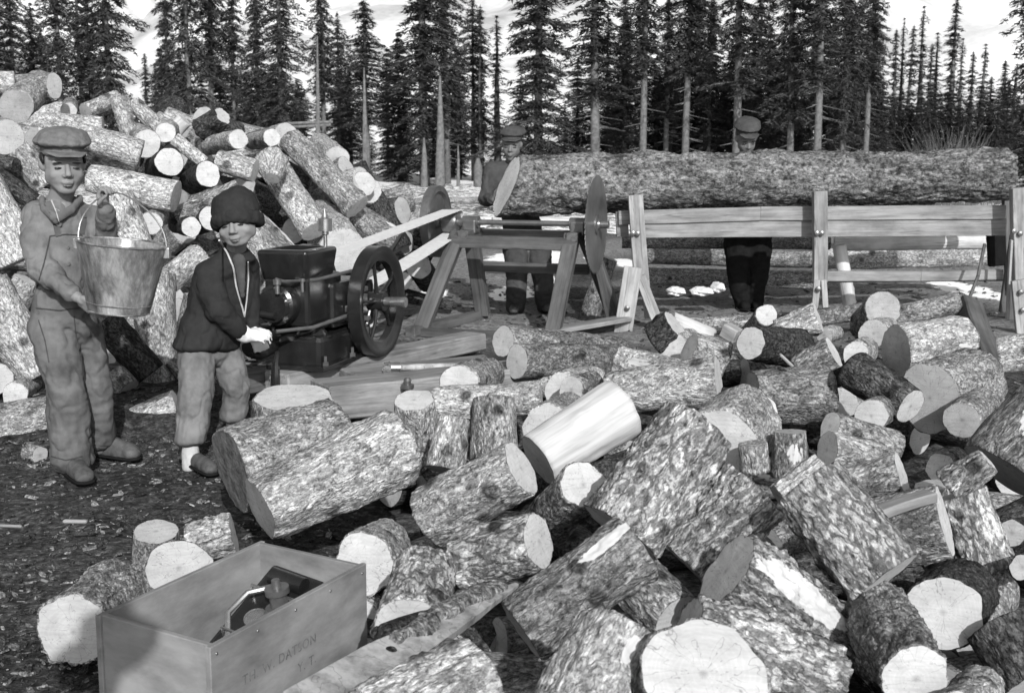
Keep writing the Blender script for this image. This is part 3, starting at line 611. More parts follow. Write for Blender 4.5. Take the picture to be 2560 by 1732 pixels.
F(930,1830,112,.35,1195,1690,2.1,'fat block cut by the bottom edge under the slab', R2=104, bk='bark_light', rough=1.4)
F(1758,1684,158,.42,1768,1850,2.02,'wide stump like block with large white top at the bottom edge', L=.3, bk='bark_mid')
F(2290,1695,88,.88,2195,1530,2.36,'block with round white end at the bottom right, dark flaky bark above', L=.40, R2=82, bk='bark_mid', rough=1.6)
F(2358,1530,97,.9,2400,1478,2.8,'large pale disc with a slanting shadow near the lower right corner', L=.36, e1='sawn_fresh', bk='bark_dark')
F(2500,1560,84,-.2,2590,1700,2.75,'block in deep shade painted into its dark bark at the lower right corner', bk='bark_dark')  # shade of this corner put into the bark colour
F(2400,1790,66,.8,2450,1720,2.25,'block with pale top corner at the very bottom right of the heap', L=.3)
F(2530,1332,34,.8,2570,1320,3.45,'small block with dark round end at the right edge', e1='sawn_deep_shade', L=.3, bk='bark_dark')
F(2556,1418,32,.8,2600,1400,3.2,'small block with grey end cut by the right edge', e1='sawn_shaded', L=.3, bk='bark_dark')
F(2330,1212,44,.3,2335,1290,3.75,'block standing with thin curved grey top behind the tall bright sliver', e1='sawn_shaded', bk='bark_mid')
F(2352,1170,38,.8,2385,1150,4.0,'block with small end, half lit and half dark, right of the narrow bright oval', L=.3, bk='bark_mid')
F(910,1408,78,.93,965,1370,3.28,'block with brilliant white round end right behind the open crate', L=.36, bk='bark_light')
F(1022,1575,92,.62,1062,1425,2.6,'block tilted forward with arched white end beneath the slab', L=.30, R2=72, bk='bark_plated')
F(893,1545,52,.85,935,1510,3.2,'block showing a pale strip of end between crate and tilted block', L=.3)
F(890,1645,48,.85,930,1620,3.02,'block with small lit end behind the right corner of the crate', L=.25)
F(1347,1353,70,.5,1160,1398,3.05,'block with white oval end facing right, just above the slab tip', R2=76, bk='bark_plated')
F(1458,1212,60,.68,1365,1310,3.25,'block with white round end crossed by a shadow, left of the largest central block', L=.40, R2=62, bk='bark_mid')
F(390,1328,58,.3,390,1440,3.85,'small upright block with flat grey top on the ground left of the crate', L=.17, e1='sawn_shaded', bk='bark_mid')
F(472,1362,50,-.15,585,1335,3.65,'pale rough chunk on the ground behind the crate', R2=56, bk='bark_light', rough=2.2)
F(447,1420,86,.42,432,1530,3.3,'block with slanted oval top half hidden by the crate rim', L=.22, e1='sawn_shaded', bk='bark_mid')
F(183,1578,92,.92,300,1478,3.12,'large round grey end of the block lying left of the crate', L=.42, e1='sawn_shaded', bk='bark_mid', rough=1.5)
# beyond the heap, around the log carriage
F(2184,834,36,.85,2215,826,6.5,'round pale end stacked below the dark leaning end', L=.4, e1='sawn_shaded')
F(2240,880,70,.5,2405,862,6.0,'big pale knotty block under the log carriage', e1='sawn_shaded', R2=76, bk='bark_light')
F(2140,888,33,.85,2165,874,5.85,'small pale end at the left foot of the big knotty block', L=.4, e1='sawn_fresh')
F(2207,772,46,.35,2165,812,6.9,'dark grey end leaning against the stacked pale end', e1='sawn_deep_shade', bk='bark_mid', L=.35)
F(2495,890,46,0,2640,868,5.8,'pale barked log at the right edge above the leaning log', R2=46, bk='bark_light')
F(2430,955,30,.6,2480,945,5.2,'small block with lit side between the widest disc and the right edge', bk='bark_light')
F(2225,792,26,.1,2400,758,7.6,'dark long log lying behind the big knotty block', R2=30, bk='bark_mid')
# props underneath, seen only as dark shapes in the gaps
rg = random.Random(5)
def jit(a): return rg.uniform(-a, a)
for (u, v, d) in [(1100,1370,3.3),(1180,1500,2.9),(1330,1680,2.5),(1450,1420,3.2),(1620,1500,3.0),(1750,1560,2.9),(1900,1480,3.1),(1960,1330,3.5),(2080,1390,3.3),(2150,1290,3.7),(2300,1420,3.2),(2450,1480,3.3),(2480,1600,2.9),(2260,1620,2.9),(2100,1700,2.6),(2380,1690,2.7),(1560,1660,2.65),(1150,1660,2.6),(1000,1650,2.85),(960,1480,3.3),(1060,1300,3.8),(1190,1220,4.1),(1420,1190,4.0),(1560,1160,4.1),(1700,1200,4.0),(1880,1230,3.9),(2020,1190,4.1),(2180,1170,4.2),(2320,1180,4.2),(2460,1130,4.4),(2300,1090,4.6),(2130,1100,4.5),(1960,1060,4.8),(1790,1060,4.7),(1640,1040,4.9),(1500,1050,4.8),(1330,1060,4.8),(1180,1080,4.7),(1060,1090,4.8),(950,1060,4.9),(1700,960,5.6),(1850,930,5.8),(2000,960,5.6),(2200,960,5.6),(2380,940,5.6),(1500,960,5.5),(1350,960,5.6),(1420,930,6.0),(1780,900,6.2),(1960,910,6.2),(2120,920,6.2),(2500,1010,5.0),(2520,1300,3.9),(2540,1240,4.2),(1820,870,6.5),(2030,860,6.6)]:
    p = Q(u, v, d); p.z = gz(p.x, p.y) + .075 + rg.uniform(0, .02)
    if d < 3.4 and rg.random() < .5: p.z += .0
    a = rg.uniform(0, 3.14); h = Vector((math.cos(a), math.sin(a), jit(.12))) * rg.uniform(.17, .25)
    log(p - h, p + h, rg.uniform(.065, .085), rg.uniform(.065, .085), 'dark block buried in the gaps underneath the sawn heap', bk=rg.choice(['bark_mid', 'bark_dark']), e1='sawn_shaded', e2='sawn_shaded', group='buried blocks under the front heap', name='buried_block', seg=26)
# ------------------------------------------------------------------ the tall pile at the left
GP = 'logs of the tall pile on the left'
def P(*a, **k): k.setdefault('group', GP); k.setdefault('cat', 'log'); k.setdefault('name', 'piled_log'); return plog(*a, **k)
P(136,215,33,.6,40,222,8.5,'topmost log with a white oval end against the trees', R2=34, bk='bark_mid')
P(38,208,30,.05,-70,208,8.3,'pale log at the upper left corner of the pile', bk='bark_light', R2=34)
P(38,267,44,.45,95,215,8.0,'log with a dark shaded end at the upper left', e1='sawn_deep_shade', L=.7, bk='bark_light', R2=40)
P(18,343,44,.72,-60,322,7.7,'log with large grey round end at the left edge', L=.7, e1='sawn_shaded')
P(41,413,19,.6,-30,400,7.3,'black thin log under the large grey round end', bk='bark_dark', e1='bark_dark')
P(172,277,20,.85,176,262,8.9,'small pale end peeping out below the topmost log', L=.5)
P(213,279,21,.6,292,245,8.6,'arched log with shaded grey end on the ridge', e1='sawn_deep_shade', bk='bark_light')
P(328,352,19,.5,300,250,8.45,'log hanging down from the arched one on the ridge', bk='bark_light', R2=24)
P(402,325,20,.2,333,258,8.6,'slim log sloping down to a round white end on the ridge', bk='bark_light')
P(414,332,25,.92,428,322,8.2,'round white end at the crossing of two slim logs', L=.8)
P(368,360,35,.55,335,335,8.1,'log with long oval white end left of the crossing', L=.8, R2=30)
P(424,406,36,.85,392,424,7.8,'large bright round end of a dark barked log', L=.8, bk='bark_dark')
P(510,408,17,.05,436,346,8.0,'slim smooth log slanting from the crossing to the lower right', bk='bark_light')
P(520,436,32,.88,476,456,7.6,'white round end half covered above the knit hat', L=.8, bk='bark_dark')
P(462,300,20,.15,432,332,8.8,'short square ended block rising from the ridge', bk='wood_peeled')
P(556,290,24,.5,505,325,8.6,'shaggy black log with pale top end on the ridge', bk='bark_dark', R2=34, rough=2.5)
P(596,348,25,.78,490,372,8.2,'pale round end of a short log right of the shaggy black one', bk='bark_light', L=.9)
P(680,344,22,.8,630,354,8.35,'second pale round end along the ridge, near the spruces', bk='bark_light', L=.7)
P(893,520,34,.35,722,345,8.6,'long rough dark log running down from the ridge to a split end', R2=30, bk='bark_mid', rough=2.0)
P(842,396,31,.65,798,362,9.2,'log with dull oval end in front of the spruces', e1='sawn_shaded', L=.7, bk='bark_light')
P(910,460,30,.67,862,436,8.9,'log with white oval end speckled dark at the right flank', L=.7, bk='bark_light')
P(1000,625,32,.1,888,415,9.1,'long dark log sloping down behind the drive belt', R2=28, bk='bark_dark')
P(787,578,36,.5,668,392,8.0,'thick pale log sloping down toward the grease cup of the engine', R2=37, bk='bark_light')
P(638,428,28,.3,545,402,8.0,'broken pale log with lit tip in the middle of the pile', bk='bark_light')
P(681,446,20,.55,705,395,7.9,'little oval end beside the thick pale log', e1='sawn_fresh')
P(478,568,25,.8,442,560,7.2,'lumpy white end left of the knit hat', L=.7, bk='bark_dark')
P(529,546,31,.82,478,562,7.35,'white round end touching the knit hat', L=.8, bk='bark_dark')
P(600,475,27,.0,440,545,7.55,'grey mottled log crossing behind the knit hat', bk='bark_mid')
P(855,628,60,.6,800,555,8.2,'very pale butt end behind the engine hopper', bk='bark_light', e1='sawn_fresh', L=.7)
P(700,655,62,.2,600,545,7.15,'wide bleached log between the child and the engine', bk='bark_light', patch=(-.8,.1,.9,.8), R2=48)
P(990,605,36,.1,885,540,8.9,'mottled log under the upper run of the belt', bk='bark_mid')
P(1048,668,32,.5,1075,705,9.2,'pale oval end below the lower run of the belt', L=.45, bk='bark_dark')
P(1008,702,23,.6,982,692,9.1,'small pale end right of the flywheel rim', L=.5, bk='bark_mid')
P(258,318,26,.1,100,316,8.0,'bright knotty log high on the pile above the boy\'s cap', R2=34, bk='bark_light')
P(352,388,38,.05,195,340,7.8,'pale log with dark mossy patch right of the boy\'s cap', R2=32, bk='bark_light')
P(340,446,24,.1,215,402,7.6,'nearly black log beside the boy\'s face', bk='bark_dark', R2=22)
P(440,492,40,.3,225,445,7.2,'split streaky log with grey cut end behind the bucket handle', bk='bark_light', patch=(-.6,.0,1,.5), e1='sawn_deep_shade', R2=34)
P(45,655,62,.05,-60,455,7.0,'big pale log at the left edge behind the boy\'s shoulder', bk='bark_light')
P(118,462,34,0,40,375,7.5,'pale flaky log behind the boy\'s neck', bk='bark_light')
P(85,505,22,0,-20,430,7.35,'black log running down behind the boy\'s shoulder', bk='bark_dark')
P(350,640,42,.1,290,490,7.0,'speckled log seen through the bucket handle', bk='bark_light')
P(378,558,28,.75,410,520,7.1,'bright square looking end right above the bucket rim', L=.6)
P(398,985,50,.1,385,690,6.55,'long speckled log standing steep between boy and child', bk='bark_light', R2=54)
P(421,702,35,.5,500,640,6.8,'log with white oval end just right of the bucket', bk='bark_light')
P(378,935,40,0,262,800,6.35,'dark sided log leaning between the legs of boy and child', bk='bark_dark')
P(320,975,32,.4,283,938,6.2,'block with greyish end low between boy and child', e1='sawn_shaded', bk='bark_mid')
P(105,935,58,0,-40,715,6.3,'thick pale log sloping down behind the boy\'s hip', bk='bark_light')
P(-8,945,40,.6,-60,930,6.0,'pale end cut by the left edge low in the pile', L=.4)
P(38,988,32,.65,75,955,6.0,'snowy looking end at ground level by the left edge', L=.4)
P(135,1050,64,0,-90,1092,5.85,'thick log lying flat on the ground behind the boy\'s trousers', bk='bark_mid')
P(300,1072,42,-.2,445,1010,5.95,'pale log on the ground between the boots of boy and child', bk='bark_light')
P(70,700,34,.2,35,770,6.9,'pale piece under the big log at the left edge', bk='bark_light')
P(300,802,28,.5,255,770,6.6,'small pale end directly under the bucket', bk='bark_light')
P(505,742,44,.1,470,900,6.9,'mottled log behind the child\'s back', bk='bark_mid')
P(100,1138,22,.5,70,1130,5.45,'small pale chunk lying by the boy\'s heel', bk='bark_light', e1='sawn_shaded', L=.1)
P(560,660,40,.2,640,720,7.3,'pale log behind the child\'s shoulder', bk='bark_light')
P(450,880,48,.0,560,1000,6.5,'dark log behind the child\'s legs', bk='bark_mid')
rg = random.Random(11)
for i in range(125):                  # body of the pile behind and below the named logs
    u = rg.uniform(-60, 960); top = 235 + max(0, u - 100) * .12 + max(0, u - 600) * .55
    v = rg.uniform(top + 40, 720 if u > 560 else 1000)
    if u > 700 and v > 640: v = rg.uniform(top + 40, 640)
    fr = (v - 250) / 750; d = 8.9 - 2.1 * fr + (.95 if v < 860 else .55)
    if v > 880 and u > 470: continue
    if u > 800: d = 9.4
    p = Q(u, v, d)
    if p.z < .1: p.z = .1
    a = rg.uniform(-.9, .9) + (0 if rg.random() < .5 else 1.3); h = Vector((math.cos(a), math.sin(a) * .9, jit(.55))) * rg.uniform(.35, .55)
    log(p - h, p + h, rg.uniform(.08, .12), rg.uniform(.08, .12), 'half hidden log in the dark gaps of the tall left pile', bk=rg.choice(['bark_mid', 'bark_light', 'bark_dark']), e1='sawn_shaded', e2='sawn_shaded', group='half hidden logs inside the tall left pile', name='hidden_log', seg=28)
# ------------------------------------------------------------------ log on the saw carriage
A = Q(1266, 464, 9.3); B = Q(2518, 438, 9.45)
big = log(A, B, 77 * mpp(1266, 464, 9.3), 64 * mpp(2518, 438, 9.45), 'huge barked log laid along the saw carriage, its slanting pale end by the worker', bk='bark_long', e1='sawn_lit', e2='sawn_shaded', ob=(-.38, .2), rough=1.3, name='carriage_log', seg=110)  # near end painted brighter to stand for sunlight on it
big['category'] = 'log'
# ------------------------------------------------------------------ carriage trestles and rails
def bd(pts, w, h, m, name, parent, up=(0, 0, 1), wob=.004):
    b = MB(); 
    for p, q in zip(pts[:-1], pts[1:]): b.bar(p, q, w, h, up, .003, wob)
    return b.build(name, m, parent)
ca = empty('log_carriage', (1.6, 9.1, .1), 'timber carriage of bolted posts and twin rails carrying the huge log', 'log carriage')
K = mpp(2000, 550, 8.95); FY = (0, -1, .1)
def post(u0, v0, u1, v1, d, w, mt='board_pale'):
    bd([Q(u0, v0, d), Q(u1, v1, d)], w * K, .07, mt, 'post', ca, FY)
post(1588, 488, 1604, 700, 8.95, 36); post(2049, 478, 2050, 705, 8.95, 34); post(2546, 470, 2552, 720, 8.9, 38)
for (a_, b_, w_, d_, mt) in [((1582,668),(1556,842),44,8.75,'board_pale'),((1600,690),(1640,795),26,8.85,'board_pale'),((1612,690),(1622,795),20,9.0,'board_pale'),((2042,700),(2036,772),16,8.9,'board_pale'),((2058,700),(2064,790),14,8.9,'board_pale'),((2546,700),(2560,845),36,8.7,'board_pale'),((2538,560),(2505,780),16,9.0,'board_dark'),((2528,600),(2518,800),6,8.8,'board_pale')]:
    bd([Q(*a_, d_), Q(*b_, d_)], w_ * K, .035, mt, 'splayed_leg', ca, FY)
for (u, v, d) in [(1582,583,8.9),(1594,584,8.9),(2042,583,8.9),(2054,583,8.9),(2534,578,8.85),(2550,584,8.85),(1568,770,8.72),(2046,722,8.86),(2552,730,8.66),(2557,775,8.66)]:
    m = MB(); c = Q(u, v, d); m.lathe(c, (0, -1, 0), [(0, 0), (0, .02), (.016, .018), (.02, 0)], 8, False); m.build('bolt', 'iron_grey', ca)
bd([Q(1546, 545, 9.12), Q(1900, 534, 9.12), Q(2512, 530, 9.12)], .05, 35 * K, 'board_grey', 'upper_rail', ca)
bd([Q(1600, 573, 9.14), Q(2512, 567, 9.14)], .05, 44 * K, 'board_grey', 'lower_rail', ca)
bd([Q(1540, 560, 9.17), Q(1570, 558, 9.17)], .06, 62 * K, 'board_grey', 'rail_end', ca)
bd([Q(2060, 690, 9.1), Q(2300, 690, 9.1), Q(2505, 686, 9.1)], .05, 26 * K, 'board_grey', 'cross_rail', ca)
bd([Q(2060, 704, 9.12), Q(2505, 699, 9.12)], .05, 5 * K, 'board_dark', 'cross_rail', ca)
bd([Q(2516, 380, 9.6), Q(2530, 800, 9.4)], 26 * K, .06, 'board_dark', 'end_post', ca, FY)
bd([Q(1668, 605, 9.25), Q(1675, 640, 9.3)], .05, .05, 'board_dark', 'bracket', ca, FY) if False else None
# poles and logs lying behind the carriage
def BL(*a, **k): k.setdefault('group', 'logs lying on the ground behind the carriage'); k.setdefault('cat', 'log'); k.setdefault('name', 'ground_log'); return plog(*a, **k)
BL(1555,606,15,.05,2075,608,10.7,'thin long pole behind the lower rail left of the middle post', bk='bark_mid')
BL(2085,610,18,.05,2462,604,10.5,'pale pole with dark underside right of the middle post', bk='wood_peeled', rough=1.5)
BL(1610,640,20,.05,2060,650,11.6,'mottled log second from the top behind the carriage, left part', bk='bark_mid')
BL(2060,648,26,.05,2500,640,11.4,'pale knotty log behind the cross rail', bk='bark_light')
BL(1560,690,22,.05,2034,700,10.9,'long grey log low behind the right worker', bk='bark_mid')
BL(1640,655,26,.05,1690,740,9.9,'short leaning log left behind the first post', bk='bark_mid') if False else None
BL(1520,645,24,.1,1470,800,9.7,'slanting barked log standing behind the saw blade', bk='bark_mid')
BL(2098,612,17,.1,2128,782,9.6,'pale stick leaning steeply right of the middle post', bk='wood_peeled')
BL(2040,795,20,.1,2180,775,8.6,'log end running right beneath the leaning stick', bk='bark_mid')
BL(1640,815,16,.0,1930,800,8.6,'low pale log at the far edge of the front heap', bk='bark_mid')
BL(2560,900,40,.05,2300,905,6.9,'mossy log low at the right behind the heap', bk='bark_mid')
BL(2480,500,0.1,.1,2485,500,30,'', bk='bark_dark') if False else None
BL(870,708,20,.2,1130,765,9.4,'dark log lying on the snow beyond the flywheel', bk='bark_dark', R2=14)
BL(1150,520,12,.1,950,532,16,'low log across the clearing behind the saw flywheel', bk='bark_mid')
BL(1240,500,9,.1,860,508,22,'thin log at the snow edge across the clearing', bk='bark_mid')
BL(1230,555,12,.1,1470,553,12,'pale log seen just over the saw shaft', bk='wood_peeled')
bd_o = MB(); bd_o.bar(Q(2262, 470, 9), Q(2262, 471, 9), .01, .01); 
m = MB(); m.bar(Q(2420, 760, 7.6), Q(2484, 935, 6.6), .14, .1, (0, -1, .2), .01, .02); o = m.build('leaning_slab', 'board_dark', loc=Q(2450, 850, 7)); tag(o, 'black slab leaning below the right trestle', 'slab')  # slab in the dark board colour
m = MB(); m.bar(Q(2488, 560, 9.3), Q(2492, 665, 9.3), .13, .05, FY, .01); o = m.build('hanging_sack', 'cloth_black', loc=Q(2488, 600, 9.3)); tag(o, 'dark cloth hanging under the rails by the end post', 'cloth')
m = MB(); m.tube([Q(2445, 690, 8.8), Q(2412, 775, 8.8)], .012, 6); m.tube([Q(2462, 610, 8.9), Q(2445, 690, 8.8)], .012, 6); o = m.build('thin_stick', 'board_dark', loc=Q(2445, 690, 8.8)); tag(o, 'thin stick leaning against the cross rail', 'stick')
for i, (u, v, w_, h_, l) in enumerate([(1690,728,24,12,'left lump of old snow behind the first trestle'),(1755,728,30,12,'wide lump of old snow left of the right worker'),(1795,718,18,14,'tallest lump of old snow left of the right worker')]):
    m = MB(); bm = bmesh.new(); bmesh.ops.create_icosphere(bm, subdivisions=4, radius=1); c = Q(u, v, 9.7); vv = []
    for q in bm.verts:
        r = 1 + .35 * noise.noise(q.co * 1.6 + c) + .12 * noise.noise(q.co * 5); vv.append(c + Vector((q.co.x * w_ * K * r, q.co.y * .12 * r, q.co.z * h_ * K * r)))
    bm.verts.index_update(); m.add(vv, [[x.index for x in f.verts] for f in bm.faces], True); bm.free(); o = m.build('snow_lump', 'snow', loc=c); tag(o, l, 'snow')
# split kindling by the heap
def chunk(name, label, cat, a, b, w, h, mt, up=(0, 0, 1), wob=.006):
    m = MB(); m.bar(a, b, w, h, up, .004, wob); o = m.build(name, mt, loc=(Vector(a) + Vector(b)) / 2); return tag(o, label, cat)
chunk('wood_chunk', 'small split chunk with bright face among the dark blocks', 'wood chunk', Q(1812, 822, 6.1), Q(1845, 842, 6.05), .07, .07, 'board_pale')
chunk('splinter', 'pale curved splinter on the dark barked block', 'splinter', Q(1950, 885, 4.9), Q(1982, 915, 4.9), .03, .012, 'board_pale')
chunk('wood_strip', 'flat grey bark strip between the slivers at the right', 'wood strip', Q(2190, 1285, 3.2), Q(2330, 1240, 3.3), .05, .03, 'board_grey')
chunk('wood_strip', 'thin stick on the ground between the boots of the two children', 'stick', Q(345, 1135, 5.6), Q(548, 1145, 5.5), .03, .02, 'board_pale')
chunk('wood_strip', 'short white stick on the dark ground in front of the boy', 'stick', Q(158, 1302, 4.1), Q(218, 1303, 4.1), .018, .012, 'board_pale')
chunk('wood_strip', 'grey stick at the left edge of the trodden ground', 'stick', Q(-10, 1312, 3.95), Q(55, 1316, 3.95), .014, .01, 'board_grey')
# ------------------------------------------------------------------ saw bench
th = R(17); a3 = Vector((math.cos(th), -math.sin(th), 0)); b3 = Vector((math.sin(th), math.cos(th), 0)); Z3 = Vector((0, 0, 1))
BC = Q(1491, 561, 8.72); M3 = Matrix((a3, b3, Z3)).transposed()
def S(x, y, z): return Vector((BC.x, BC.y, 0)) + a3 * x + b3 * y + Z3 * z
sz = BC.z
sb = empty('saw_bench', S(-.6, 0, .1), 'dark timber saw bench with a shaft driven through a canvas belt', 'saw bench')
bl = MB(); NTt = 56; rr = 124 * mpp(1491, 561, 8.72); pr_ = []
for k in range(NTt * 2):
    a_ = math.pi * k / NTt; r_ = rr * (1 if k % 2 == 0 else .955); pr_.append((a_ + (0.02 if k % 2 == 0 else 0), r_))
V = []; n_ = len(pr_)
for dx in (-.002, .002):
    V += [S(dx, math.cos(p[0]) * p[1], sz + math.sin(p[0]) * p[1]) for p in pr_]
Fc = [tuple(range(n_))[::-1], tuple(range(n_, 2 * n_))] + [(k, (k + 1) % n_, n_ + (k + 1) % n_, n_ + k) for k in range(n_)]
bl.add(V, Fc); ob_ = bl.build('saw_blade', 'saw_steel', sb)
m = MB(); m.lathe(S(0, 0, sz), a3, [(-.02, .0), (-.02, .07), (.012, .07), (.018, .04), (.03, .036), (.03, .028), (.09, .026), (.09, 0)], 20, False); m.build('blade_collar', 'iron_grey', sb)
m = MB(); m.tube([S(-1.22, 0, sz), S(.02, 0, sz)], .02, 14); m.build('shaft', 'iron_grey', sb)
for x_ in (-.93, -.13):
    m = MB(); m.box(S(x_, 0, sz - .03), .05, .06, .05, M3, .012); m.lathe(S(x_ - .06, 0, sz), a3, [(0, .02), (0, .045), (.12, .045), (.12, .02)], 16); m.build('bearing', 'iron_grey', sb)
m = MB(); m.lathe(S(-1.08, 0, sz), a3, [(-.05, 0), (-.05, .072), (-.06, .076), (-.02, .078), (.03, .078), (.05, .07), (.05, .03), (.1, .028), (.1, 0)], 28, False); m.build('drive_pulley', 'iron_grey', sb)
m = MB(); FR = 90 * mpp(1096, 555, 9); m.lathe(S(-1.2, 0, sz), a3, [(-.03, 0), (-.03, FR), (.03, FR), (.03, FR * .84), (.006, FR * .80), (.006, .05), (.04, .045), (.04, 0)], 48, False); m.build('balance_wheel', 'iron_grey', sb)
top = sz - .10
def sbar(p, q, w, h, nm, up=(0, 0, 1), mt='board_frame'):
    m = MB(); m.bar(S(*p), S(*q), w, h, up, .004, .003); return m.build(nm, mt, sb)
sbar((-1.0, .17, top), (-.06, .17, top), .06, .085, 'top_beam'); sbar((-1.02, -.17, top - .03), (-.1, -.17, top - .03), .06, .085, 'top_beam')
sbar((-.93, -.2, top + .02), (-.93, .2, top + .02), .08, .06, 'cross_beam'); sbar((-.13, -.2, top + .02), (-.13, .2, top + .02), .08, .06, 'cross_beam')
gl = .14
for (x0, y0, x1, y1) in ((-.98, -.13, -1.16, -.42), (-.98, .13, -.98, .42), (-.14, -.13, -.20, -.44), (-.12, .13, .06, .42)):
    m = MB(); m.bar(S(x0, y0, top + .03), S(x1, y1, gl), .105, .075, b3, .005, .004); m.build('leg', 'board_frame', sb)
sbar((-.95, .30, .52), (-.12, .30, .52), .05, .075, 'stretcher')
sbar((-1.22, -.45, gl - .02), (-.1, -.47, gl - .02), .06, .06, 'base_sill'); sbar((-1.2, -.55, gl - .01), (-1.0, .5, gl - .01), .08, .07, 'base_sill'); sbar((-.26, -.6, gl - .01), (.12, .5, gl - .01), .08, .07, 'base_sill')
sbar((-.25, -.5, gl + .02), (.2, .1, gl + .06), .14, .03, 'base_board', mt='board_grey')
m = MB(); m.bar(S(-.02, .1, .62), S(.03, .3, .2), .12, .02, a3, .004); m.build('blade_guard', 'board_dark', sb)
# ------------------------------------------------------------------ engine
te = R(18); ea = Vector((math.cos(te), -math.sin(te), 0)); eb = Vector((math.sin(te), math.cos(te), 0)); ME = Matrix((ea, eb, Z3)).transposed()
FC = Q(943, 753, 6.5); EO = FC - ea * .2; ez = .31
def E(x, y, z): return Vector((EO.x, EO.y, ez)) + ea * x + eb * y + Z3 * z
cz = FC.z - ez
en = empty('stationary_engine', E(0, -.1, 0), 'black single cylinder engine with open water hopper and heavy flywheel', 'engine')
def eo(nm, m, mt='iron_black', par=None):
    return m.build(nm, mt, par or en, loc=en.location)
RF = 138 * mpp(943, 753, 6.5)
def wheel(x, nm):
    m = MB(); m.lathe(E(x, 0, cz), ea, [(-.035, RF), (.035, RF), (.035, RF * .90), (.025, RF * .83), (.02, RF * .745), (-.02, RF * .745), (-.025, RF * .83), (-.035, RF * .9)], 72)
    m.lathe(E(x, 0, cz), ea, [(-.045, 0), (-.045, .05), (.045, .05), (.045, 0)], 24, False)
    w_ = eo(nm, m)
    for k in range(5):
        an = k * 2 * math.pi / 5 + .5; y_, z_ = math.cos(an), math.sin(an); s = MB()
        s.tube([E(x, y_ * .04, cz + z_ * .04), E(x + .006, y_ * RF * .4 - z_ * .008, cz + z_ * RF * .4 + y_ * .008), E(x, y_ * RF * .77, cz + z_ * RF * .77)], [.014, .009, .011], 8); o_ = s.build('spoke', 'iron_black', None, loc=w_.location); attach(o_, w_)
    return w_
fw = wheel(.2, 'flywheel'); fw2 = wheel(-.2, 'flywheel')
m = MB(); m.tube([E(-.36, 0, cz), E(.25, 0, cz)], .022, 16); m.tube([E(.25, 0, cz), E(.335, 0, cz)], .024, 16); eo('crankshaft', m, 'iron_grey')
m = MB(); m.lathe(E(.28, 0, cz), ea, [(0, 0), (0, .027), (.085, .027), (.085, 0)], 18, False); eo('shaft_end', m, 'steel_bright')
PR = .145
m = MB(); m.lathe(E(-.30, 0, cz), ea, [(-.06, 0), (-.06, PR), (.06, PR), (.06, 0)], 40, False); eo('belt_pulley', m, 'iron_grey')
m = MB(); m.box(E(0, .02, cz - .02), .12, .14, .13, ME, .04); m.box(E(0, -.14, .30), .115, .20, .115, ME, .02); eo('crankcase', m)
m = MB(); m.box(E(-.03, -.38, .345), .12, .19, .12, ME, .02); eo('cylinder_block', m)
# hopper: tapered, solid; a dark sheet on top paints the shade inside
hb = MB(); bm = bmesh.new(); bmesh.ops.create_cube(bm, size=2)
for v in bm.verts:
    k = 1.0 if v.co.z > 0 else .86; v.co = Vector((v.co.x * .142 * k, v.co.y * .175 * k, v.co.z * .078))
bmesh.ops.bevel(bm, geom=[e for e in bm.edges], offset=.022, segments=4, affect='EDGES', profile=.5); bm.normal_update()
bm.verts.index_update(); hb.add([E(-.04, -.42, .52) + ME @ v.co for v in bm.verts], [[v.index for v in f.verts] for f in bm.faces], True); bm.free(); hp = eo('water_hopper', hb)
m = MB(); m.box(E(-.04, -.42, .5975), .085, .11, .003, ME, .002); o_ = m.build('hopper_shade_sheet', 'cloth_black', None, loc=hp.location); attach(o_, hp)
# cylinder head facing the child
hd = MB(); hd.lathe(E(-.05, -.56, .335), -eb, [(0, 0), (0, .10), (.05, .105), (.09, .1), (.10, .085), (.13, .08), (.135, 0)], 36, False); he = eo('cylinder_head', hd)
for k in range(6):
    an = k * math.pi / 3 + .3; s = MB(); s.lathe(E(-.05 + .088 * math.cos(an), -.655, .335 + .088 * math.sin(an)), -eb, [(0, 0), (0, .011), (.02, .011), (.022, 0)], 6, False); o_ = s.build('bolt', 'steel_bright', None, loc=he.location); attach(o_, he)
m = MB(); m.tube([E(-.13, -.62, .36), E(-.22, -.66, .355), E(-.27, -.66, .35)], [.035, .045, .045], 18); m.tube([E(-.27, -.66, .35), E(-.33, -.66, .35)], [.06, .058], 20); eo('exhaust_muffler', m)
m = MB(); m.tube([E(-.16, -.69, .30), E(-.02, -.70, .29)], .018, 10); m.tube([E(-.16, -.70, .265), E(-.08, -.66, .19), E(-.08, -.58, .16)], .015, 8); eo('intake_pipe', m)
m = MB(); m.box(E(.0, -.22, .085), .13, .30, .085, ME, .03); m.lathe(E(.03, -.42, 0), (0, 0, 1), [(0, 0), (0, .10), (.15, .098), (.155, .105), (.165, .105), (.17, .08), (.21, .05), (.25, .045), (.25, 0)], 32, False); m.box(E(0, -.2, .012), .16, .36, .012, ME, .004); eo('base_casting', m)
for (x_, y_) in ((.14, -.5), (.14, .1), (.145, -.2), (-.14, -.5)):
    s = MB(); s.lathe(E(x_, y_, .02), (0, 0, 1), [(0, 0), (0, .016), (.02, .016), (.022, .008), (.05, .008), (.05, 0)], 6, False); eo('anchor_bolt', s, 'iron_grey')
m = MB(); m.tube([E(.0, -.72, .47), E(.02, -.66, .452), E(.10, -.5, .45), E(.155, -.1, .47)], .009, 8); eo('push_rod', m, 'iron_grey')
m = MB(); m.tube([E(-.02, -.7, .215), E(.1, -.55, .22), E(.16, -.12, .25)], .01, 8); eo('governor_rod', m, 'iron_grey')
